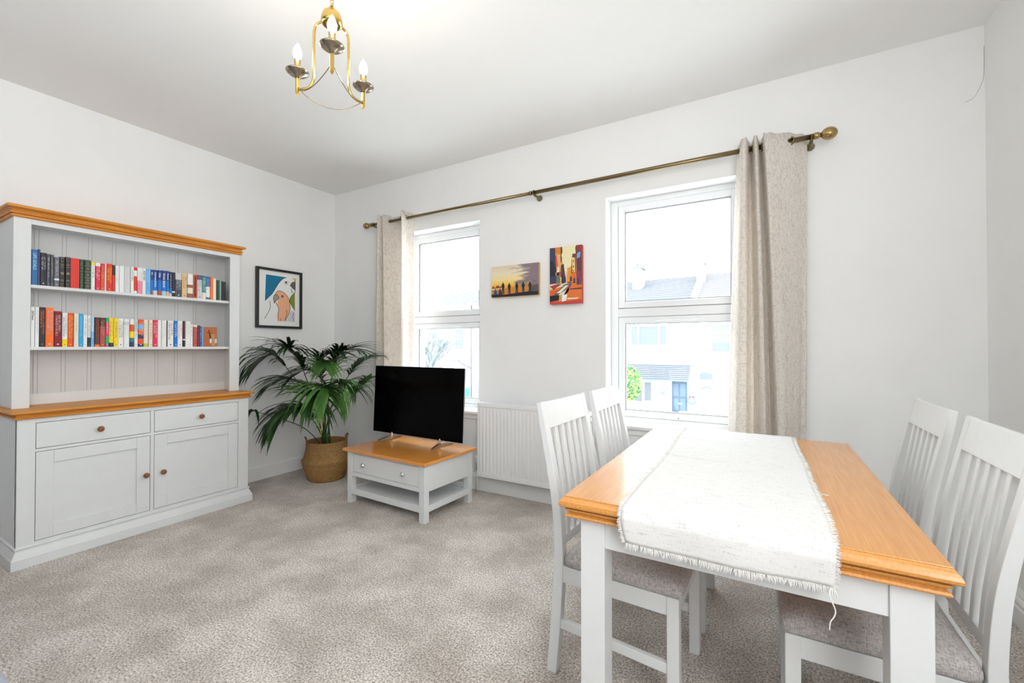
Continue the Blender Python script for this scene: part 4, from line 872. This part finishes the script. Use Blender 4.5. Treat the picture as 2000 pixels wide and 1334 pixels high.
def sunset(b,o,U,V,n):
    q=lambda pts,c,h: flat(b,pts,o,U,V,n,h,c if hasattr(c,'name') else solid(c))
    q([(0,0),(1,0),(1,1),(0,1)],sunset_mat(),0)
    q([(.0,.12),(1,.14),(1,.31),(.6,.30),(.0,.24)],(.62,.24,.04),.0003); q([(.78,.1),(1,.1),(1,.34),(.86,.30)],(.10,.09,.10),.0004); q([(.0,.245),(.28,.265),(.28,.29),(0,.28)],(.85,.75,.45),.0004)
    q([(0,.30),(.02,.30),(.02,.36),(.05,.36),(.06,.31),(.10,.31),(.10,.37),(.17,.37),(.17,.31),(.21,.36),(.22,.29),(0,.285)],(.25,.06,.04),.0005)
    dk=(.015,.012,.02)
    q([(0,0),(1,0),(1,.10),(.8,.12),(.55,.10),(.3,.07),(0,.10)],dk,.0006)
    for x,hh in ((.255,.40),(.39,.36),(.55,.36),(.685,.36),(.825,.36)):
        b0=.08; s=hh
        q([(x-.025,b0),(x-.008,b0),(x-.004,b0+s*.45),(x+.008,b0),(x+.028,b0),(x+.022,b0+s*.5),(x+.034,b0+s*.62),(x+.022,b0+s*.84),(x+.008,b0+s*.88),(x-.008,b0+s*.88),(x-.026,b0+s*.82),(x-.034,b0+s*.62),(x-.022,b0+s*.48)],dk,.0008)
        q([(x+.011*math.cos(t*.785),b0+s*.93+.022*math.sin(t*.785)) for t in range(8)],dk,.0009)
    q([(.86,.36),(.93,.47),(.932,.46),(.865,.345)],dk,.0008)
    for x,c in ((.085,(.01,.10,.25)),(.19,(.08,.02,.04))):
        q([(x-.04,.08),(x+.045,.08),(x+.03,.2),(x+.008,.23),(x-.012,.23),(x-.03,.2)],c,.0008); q([(x+.012*math.cos(t*.785),.255+.024*math.sin(t*.785)) for t in range(8)],c,.0009)
canvas('canvas_painting',1.998,2.430,1.598,1.848,.030,solid((.62,.42,.12)),'wide canvas of dark figures standing against a sunset sky, between the windows',sunset)
def city(b,o,U,V,n):
    q=lambda pts,c,h: flat(b,[(x/518,1-y/940) for x,y in pts],o,U,V,n,h,solid(c))
    q([(0,0),(518,0),(518,940),(0,940)],(.80,.28,.06),0)
    q([(190,0),(440,0),(420,120),(370,200),(350,330),(290,420),(270,520),(250,430),(215,290),(190,150)],(.86,.78,.48),.0003)
    q([(0,0),(90,0),(95,200),(110,330),(110,620),(0,640)],(.045,.05,.10),.0004); q([(0,200),(60,240),(100,380),(95,470),(0,480)],(.02,.02,.04),.0006)
    q([(80,0),(205,0),(205,110),(150,130),(100,100)],(.70,.22,.02),.0004); q([(90,120),(200,115),(190,300),(160,400),(120,400)],(.80,.42,.16),.0005); q([(90,130),(110,120),(135,300),(118,330)],(.70,.06,.06),.0006)
    q([(180,0),(205,0),(210,90),(190,130),(205,190),(190,270),(178,230)],(.12,.05,.03),.0007)
    q([(185,300),(230,280),(245,420),(262,600),(180,620)],(.07,.05,.07),.0006); q([(90,410),(185,410),(185,470),(95,475)],(.45,.09,.10),.0007); q([(110,420),(150,410),(158,470),(115,480)],(.02,.01,.01),.0009)
    q([(130,330),(155,330),(160,400),(110,470),(105,430),(130,380)],(.85,.75,.45),.0008); q([(110,480),(170,480),(170,610),(115,620)],(.12,.18,.14),.0007); q([(175,500),(195,500),(190,610),(180,612)],(.8,.7,.2),.0009)
    q([(415,40),(430,0),(518,0),(518,620),(480,600),(440,420),(430,200)],(.10,.05,.09),.0004); q([(430,0),(518,0),(510,100),(440,110)],(.28,.04,.03),.0006); q([(445,130),(500,110),(490,200),(440,220)],(.28,.36,.62),.0008)
    q([(355,220),(375,130),(425,140),(430,420),(400,560),(350,560)],(.16,.05,.03),.0005); q([(360,190),(410,200),(415,440),(370,440)],(.86,.60,.22),.0008)
    for y in (240,330,400): q([(378,y),(392,y-6),(395,y+28),(380,y+32)],(.25,.05,.02),.001)
    q([(285,360),(345,340),(345,600),(290,600)],(.78,.33,.05),.0006); q([(350,450),(425,450),(430,560),(355,570)],(.85,.17,.01),.0009); q([(430,430),(500,420),(518,640),(440,650)],(.25,.05,.10),.0007)
    q([(262,400),(282,420),(280,620),(258,600)],(.85,.55,.35),.0007)
    q([(0,600),(300,585),(518,600),(518,940),(0,940)],(.75,.18,.03),.0006); q([(0,610),(270,600),(330,615),(290,640),(0,700)],(.80,.70,.50),.0008); q([(0,640),(120,610),(200,612),(60,700)],(.35,.05,.04),.0009)
    q([(60,790),(250,620),(330,610),(230,760),(90,830)],(.10,.12,.12),.0010); q([(110,760),(260,640),(310,640),(180,760)],(.83,.78,.66),.0011); q([(230,800),(340,600),(360,600),(300,760)],(.12,.04,.12),.0012)
    q([(0,720),(150,700),(60,800),(0,800)],(.72,.12,.02),.0011); q([(120,800),(290,700),(330,690),(290,760),(180,830)],(.80,.72,.5),.0012); q([(330,700),(518,690),(518,715),(330,715)],(.08,.02,.06),.0012)
    q([(0,800),(160,790),(150,880),(0,900)],(.02,.012,.015),.0012); q([(155,800),(200,790),(190,900),(150,900)],(.55,.36,.1),.0013); q([(200,800),(290,790),(270,890),(200,905)],(.88,.86,.78),.0014); q([(285,850),(480,850),(440,870),(290,870)],(.85,.78,.62),.0014)
    q([(205,470),(220,465),(222,560),(216,650),(208,560)],(.02,.02,.03),.0013); q([(0,900),(280,900),(518,880),(518,940),(0,940)],(.62,.06,.05),.0011)
    for x,y in ((250,560),(345,560),(400,590),(455,600)): q([(x-14,y-60),(x+14,y-60),(x+20,y+20),(x-18,y+25)],(.04,.05,.12),.0013)
canvas('canvas_painting',2.527,2.784,1.516,1.943,.034,solid((.50,.08,.06)),'tall canvas of a red and orange city street, left of the right window',city)

# ================================================================ SOFA at the lower left edge
so=empty('sofa',(1.637,-3.391,0),0,'blue grey fabric sofa whose rounded arm shows in the lower left corner','sofa')
def rbox(name,x0,x1,y0,y1,z0,z1,m,r=.05):
    b=MB(); b.box(x0,x1,y0,y1,z0,z1); o=b.build(name,m,so,r,5); o.location=(-1.25,3.4,0); return o
rbox('base',.30,1.98,-3.70,-2.82,.06,.30,M['sofa'],.03)
rbox('seat_cushion',.32,1.10,-3.45,-2.80,.30,.45,M['sofa'],.05); rbox('seat_cushion',1.12,1.96,-3.45,-2.80,.30,.45,M['sofa'],.05)
rbox('arm',1.97,2.217,-3.70,-2.764,.05,.50,M['sofa'],.06); rbox('arm',.10,.31,-3.70,-2.79,.05,.50,M['sofa'],.06)
rbox('backrest',.30,1.98,-3.74,-3.44,.28,.86,M['sofa'],.07)
for x in (.2,2.1):
    for y in (-3.6,-2.88):
        b=MB(); b.lathe([(.018,0),(.024,.055)],(x-1.25,y+3.4,0),12); b.build('foot',M['black'],so)

# ================================================================ OUTSIDE (first floor room: the street lies 2.9 m lower)
GZ=-2.95; FY=25.0
E_={}
def em(n,c,r=.8,**k): 
    if n not in E_: E_[n]=mat(n,c,r,**k)
    return E_[n]
render=em('white_render',(.80,.80,.79)); glassd=em('house_glass',(.115,.125,.14),.6,spec=.1); tile=em('grey_roof_tile',(.16,.17,.195)); tiler=em('red_roof_tile',(.22,.16,.155)); tline=em('tile_shadow_gap',(.07,.08,.10)); frame=em('house_white_frame',(.85,.85,.85)); blue=em('dark_blue_door_paint',(.045,.075,.12),.5); brick=em('pale_brick',(.26,.23,.22)); lead=em('slate_blue_fascia',(.10,.13,.19)); pipe=em('dark_downpipe',(.05,.06,.10))
struct(bx('street_ground',-45,35,.6,40,GZ-.2,GZ,em('pale_paving',(.5,.5,.5))))
def hwin(parent,x0,x1,z0,z1,y,mull=(),trans=None,name='window'):
    b=MB(); b.box(x0-.07,x1+.07,y-.06,y,z0-.07,z0); b.box(x0-.07,x1+.07,y-.06,y,z1,z1+.07); b.box(x0-.07,x0,y-.06,y,z0,z1); b.box(x1,x1+.07,y-.06,y,z0,z1)
    for m_ in mull: b.box(m_-.06,m_+.06,y-.06,y,z0,z1)
    if trans: b.box(x0,x1,y-.06,y,trans-.05,trans+.05)
    f=b.build(name,frame,parent); q=MB(); q.box(x0,x1,y-.02,y+.005,z0,z1); q.build('pane',glassd,f); return f
def roof(parent,x0,x1,ze,zr,dep,m,nrow=11,name='roof'):
    b=MB(); y0,y1=FY-.35,FY+dep
    b.prism([(y0,ze),(y1,zr),(2*y1-y0,ze),(2*y1-y0,ze-.12),(y0,ze-.12)],x0,x1,'x',m)
    for k in range(nrow):
        t=(k+.3)/nrow; y=y0+(y1-y0)*t; z=ze+(zr-ze)*t
        b.box(x0,x1,y-.05,y-.0,z-.02,z+.045,tline)
    return b.build(name,None,parent)
def house(name,x0,x1,lab):
    h=empty(name,((x0+x1)/2,FY,GZ),0,lab,'house','terraced houses across the street'); return h
def HL(o,h): 
    p=o.parent if o.parent else h
    o.location=-Vector(h.location); return o
# house with the dark blue door
def put(h): 
    for o in h.children: o.location=-Vector(h.location)
h1=house('terraced_house',-3.95,.10,'white house with grey tiled roof and dark blue front door, seen through the right window')
b=MB(); b.box(-3.95,.10,FY,FY+8,GZ,4.05); b.build('wall',render,h1)
roof(h1,-3.95,.10,4.05,6.05,4.6,tile,13)
hwin(h1,-3.45,-1.32,1.25,2.42,FY,(-3.03,-1.75))
b=MB(); b.prism([(FY-1.0,-.80),(FY,.06),(FY,-.80)],-3.85,.09,'x',tile)
for k in range(8): t=(k+.4)/8; b.box(-3.85,.09,FY-1.0+t-.05,FY-1.0+t,-.80+.86*t-.02,-.80+.86*t+.04,tline)
b.box(-3.85,.09,FY-1.05,FY-.95,-.88,-.78,lead)
b.build('porch_roof',None,h1)
b=MB(); b.box(-3.75,-1.0,FY-.80,FY,GZ,-.86); b.build('bay',render,h1)
hwin(h1,-3.5,-2.62,-2.2,-1.0,FY-.80); hwin(h1,-2.46,-2.05,-2.15,-1.0,FY-.80)
b=MB(); b.box(-1.02,-.12,FY-.03,FY+.02,GZ+.05,-.92)
d=b.build('front_door',blue,h1)
b=MB(); 
for xx in (-.92,-.52):
    for zz,hh in ((-2.7,.7),(-1.85,.75)): b.box(xx,xx+.3,FY-.04,FY-.03,zz,zz+hh)
b.build('door_panel',em('door_panel_blue',(.07,.12,.19),.5),d)
b=MB(); b.box(-.62,-.40,FY-.05,FY-.03,-2.32,-2.26); b.build('letter_box',frame,d)
b=MB(); b.torus((-1.36,FY-.84,-1.6),.13,.03,(0,1,0),20,lead); b.lathe([(.06,-.03),(.06,0)],(-1.36,FY-.83,-1.6),16,lead,axis='y'); b.build('number_plaque',None,h1)
put(h1)
h2=house('terraced_house',.40,5.2,'white house with reddish tiled roof and white front door under a fanlight')
b=MB(); b.box(.12,5.2,FY,FY+8,GZ,4.12); b.build('wall',render,h2)
roof(h2,.12,5.2,4.12,6.15,4.6,tiler,12)
hwin(h2,1.28,2.2,.86,2.40,FY,(),1.93)
b=MB(); b.box(.42,3.2,FY-.12,FY,GZ,.56); b.build('projecting_bay',render,h2)
b=MB(); b.box(.42,3.2,FY-.18,FY-.12,.53,.58); b.build('string_course',em('pale_grey_line',(.5,.5,.52)),h2)
b=MB(); pts=[(.58,-.78),(1.28,-.78),(1.28,-.55)]+[(.93+.35*math.cos(t*math.pi/8),-.55+.22*math.sin(t*math.pi/8)) for t in range(9)]+[(.58,-.55)]
b.prism(pts,FY-.15,FY-.12,'y'); b.build('arched_fanlight',glassd,h2)
b=MB(); b.box(.58,1.40,FY-.16,FY-.12,GZ+.05,-.9); d=b.build('front_door',em('white_door_paint',(.78,.78,.78),.4),h2)
b=MB()
for k in range(4):
    t0,t1=math.pi*(k/4)+.08,math.pi*((k+1)/4)-.08
    b.prism([(.98+.08*math.cos(t0),-1.36+.05*math.sin(t0))]+[(.98+.3*math.cos(t0+(t1-t0)*i/4),-1.36+.22*math.sin(t0+(t1-t0)*i/4)) for i in range(5)]+[(.98+.08*math.cos(t1),-1.36+.05*math.sin(t1))],FY-.17,FY-.16,'y')
b.build('sunburst_glass',glassd,d)
b=MB(); b.box(.86,1.14,FY-.18,FY-.16,-2.19,-2.12); b.build('letter_box',em('grey_letter_plate',(.35,.35,.36)),d)
put(h2)
b=MB(); b.box(.16,.62,FY+2.2,FY+3.0,4.6,6.9); b.box(.12,.69,FY+2.1,FY+3.1,6.5,6.62); b.build('chimney',brick,h2)
b=MB(); b.prism([(FY-.4,4.0),(FY+4.2,6.1),(FY+4.2,6.32),(FY-.4,4.22)],.15,.55,'x'); b.build('parapet',em('pale_coping',(.40,.40,.40)),h2)
put(h2)
b=MB(); b.box(-3.93,-3.32,FY+2.0,FY+3.0,4.6,6.6,brick); b.box(-3.94,-3.24,FY+1.95,FY+3.05,6.5,6.7,lead); b.build('chimney',None,h1)
for x in (-3.78,-3.47):
    b=MB(); b.lathe([(.14,6.7),(.11,7.3),(.15,7.35)],(x,FY+2.5,0),12); b.build('chimney_pot',brick,h1)
put(h1)
# middle houses
h3=house('terraced_house',-10.4,-3.95,'white terraced house between the two window views')
b=MB(); b.box(-14.9,-3.96,FY+.2,FY+8,GZ,4.0); b.build('wall',render,h3); roof(h3,-14.9,-3.96,4.0,6.0,4.6,tile,12)
hwin(h3,-8.5,-6.5,1.2,2.5,FY+.2,(-7.5,)); hwin(h3,-12.5,-10.5,1.2,2.5,FY+.2,(-11.5,)); put(h3)
# house in the left window view
h4=house('terraced_house',-24.5,-14.9,'white house with a hipped bay and arched windows, seen through the left window')
b=MB(); b.box(-24.5,-14.92,FY,FY+8,GZ,4.5); b.build('wall',render,h4); roof(h4,-24.5,-14.92,4.5,6.2,4.2,em('pale_roof_tile',(.25,.26,.275)),10)
hwin(h4,-19.85,-19.1,.95,2.55,FY,(),1.75); hwin(h4,-17.6,-16.8,.95,2.55,FY,(),1.75); hwin(h4,-22.6,-21.8,.95,2.55,FY,(),1.75)
for xx in (-19.98,-17.73): 
    b=MB(); b.box(xx,xx+.06,FY-.03,FY,.9,2.65); b.build('brick_reveal',lead,h4)
b=MB(); b.box(-19.3,-16.75,FY-1.1,FY,GZ,.12); b.build('bay',render,h4)
b=MB(); b.faces([(-19.5,FY-1.3,.14),(-16.55,FY-1.3,.14),(-16.55,FY,.14),(-19.5,FY,.14),(-18.75,FY-.3,.68),(-17.1,FY-.3,.68),(-17.1,FY,.68),(-18.75,FY,.68)],[(0,1,5,4),(1,2,6,5),(3,0,4,7),(4,5,6,7),(0,3,2,1)],em('salmon_roof_tile',(.27,.17,.14)))
b.box(-19.5,-16.55,FY-1.32,FY-1.25,.0,.15,lead); b.build('bay_roof',None,h4)
for x0,x1 in ((-18.75,-17.95),(-17.45,-16.95)):
    b=MB(); b.prism([(x0,-1.6),(x1,-1.6),(x1,-.42)]+[((x0+x1)/2+(x1-x0)/2*math.cos(t*math.pi/6),-.42+.14*math.sin(t*math.pi/6)) for t in range(1,6)]+[(x0,-.42)],FY-1.13,FY-1.1,'y'); f=b.build('arched_window',em('arched_window_head',(.16,.22,.30)),h4)
    b=MB(); b.box(x0+.1,x1-.1,FY-1.15,FY-1.13,-1.5,-.45); b.build('pane',glassd,f)
b=MB(); b.tube([(-15.98,FY-.1,4.4),(-15.98,FY-.1,-2.9)],.05,8); b.tube([(-16.6,FY-1.0,.1),(-16.6,FY-.5,-.2),(-15.98,FY-.1,-.55)],.04,8); b.build('downpipe',pipe,h4)
put(h4)
# bins, walls, wreath, shrub, trees
for k,(x,lab,c) in enumerate(((-16.25,'green wheeled bin with pale items on its lid, left of the pair','left'),(-15.5,'green wheeled bin with a closed lid, right of the pair','right'))):
    r=empty('wheelie_bin',(x,FY-1.6,GZ),0,lab,'bin','green bins outside the far house')
    b=MB(); b.rect(-.28,.28,-.3,.3,[(-.05,.05),(0,.95)]); b.build('bin_body',em('bin_green',(.05,.32,.22)),r)
    b=MB(); b.rect(-.31,.31,-.34,.32,[(0,.95),(0,1.0),(-.06,1.05)]); b.build('bin_lid',em('bin_lid_green',(.07,.24,.20)),r)
b=MB(); b.box(-3.7,-2.3,FY-2.1,FY-1.9,GZ,GZ+.72); b.box(-3.7,-2.3,FY-2.14,FY-1.86,GZ+.72,GZ+.80,em('blue_grey_coping',(.2,.25,.3)))
tag(b.build('garden_wall',render),'low white garden wall left of the dark blue door','wall')
b=MB(); b.box(-.1,2.9,FY-3.1,FY-2.9,GZ,GZ+.55); b.box(-.1,2.9,FY-3.14,FY-2.86,GZ+.55,GZ+.62,em('blue_grey_coping',(.2,.25,.3)))
tag(b.build('garden_wall',render),'low white garden wall in front of the white arched door','wall')
wr=empty('wreath',(.16,FY-.2,-2.03),0,'round green wreath with a red bow between the two front doors','wreath')
b=MB(); b.torus((0,0,0),.22,.06,(0,1,0),20); b.build('foliage_ring',em('wreath_green',(.10,.28,.14)),wr)
b=MB(); b.prism([(0,.18),(-.16,.30),(-.12,.10)],-.09,-.06,'y'); b.prism([(0,.18),(.16,.30),(.12,.10)],-.09,-.06,'y'); b.build('bow',em('bow_red',(.65,.03,.06)),wr)
def leafcloud(name,c,rad,n,ms,lab,cat,ls=.11):
    r=empty(name,(c[0],c[1],GZ),0,lab,cat); b=MB()
    for k in range(n):
        th=fr_.uniform(0,6.28); ph=math.acos(fr_.uniform(-1,1)); q=fr_.uniform(.55,1)**.5
        p=Vector((rad[0]*q*math.sin(ph)*math.cos(th),rad[1]*q*math.sin(ph)*math.sin(th),c[2]-GZ+rad[2]*q*math.cos(ph)))
        u=Vector((fr_.uniform(-1,1),fr_.uniform(-1,1),fr_.uniform(-1,1))).normalized(); v=u.orthogonal().normalized(); s=ls*fr_.uniform(.6,1.3)
        b.faces([tuple(p-u*s),tuple(p+v*s*.5),tuple(p+u*s),tuple(p-v*s*.5)],[(0,1,2,3)],fr_.choice(ms))
    b.build('foliage',None,r)
    b=MB(); b.tube([(0,0,0),(.03,0,(c[2]-GZ)*.5),(0,0,c[2]-GZ)],[.06,.04,.02],6); b.build('stem',em('bark',(.16,.15,.13)),r); return r
leafcloud('garden_shrub',(-2.85,22,-.95),(.75,.6,1.0),900,[em('shrub_leaf_yellow_green',(.33,.45,.10)),em('shrub_leaf_green',(.12,.28,.09)),em('shrub_leaf_dark',(.06,.15,.06))],'bright green shrub at the left edge of the right window view','shrub',.12)
bark=em('pale_bark',(.10,.115,.12))
def tree(name,base,trunk,lab,seed,lean=(0,0),levels=5,nb=5,r0=.16,L0=1.3,spread=.55):
    R_=random.Random(seed); r=empty(name,base,0,lab,'tree'); b=MB()
    def grow(p,d,L,rad,lv):
        pts=[p.copy()]; dv=d.copy()
        for k in range(4): dv=(dv+Vector((R_.uniform(-.16,.16),R_.uniform(-.16,.16),.05))).normalized(); pts.append(pts[-1]+dv*L/4)
        b.tube(pts,[rad*(1-.1*k) for k in range(5)],6 if lv>2 else 4,cap=False)
        if lv<=0: return
        for k in range(R_.choice([2,3])):
            a_=dv.orthogonal().normalized(); a_.rotate(Matrix.Rotation(R_.uniform(0,6.28),3,dv)); nd=(dv+a_*spread*R_.uniform(.6,1.3)).normalized(); nd.z=abs(nd.z)*.9+.12
            grow(pts[-1 if k==0 else R_.choice([2,3,4])],nd,L*R_.uniform(.68,.88),rad*.60,lv-1)
    top=Vector((lean[0],lean[1],trunk)); b.tube([(0,0,0),(lean[0]*.4,lean[1]*.4,trunk*.5),tuple(top)],[r0*1.25,r0*1.05,r0],10)
    for k in range(nb):
        t=2*math.pi*k/nb; grow(top,Vector((math.cos(t)*.55,math.sin(t)*.55,1)).normalized(),L0,r0*.55,levels)
    b.build('bare_branches',bark,r); return r
tree('street_tree',(-9.1,12,GZ),2.75,'bare pollarded street tree with many thin branches in the left window view',4,levels=3,nb=8,r0=.17,L0=.85,spread=.55)
tree('street_tree',(-1.25,12.5,GZ),3.3,'bare street tree whose thin twigs reach into the left side of the right window view',9,lean=(.25,0),levels=5,nb=6,r0=.075,L0=1.0,spread=.8)
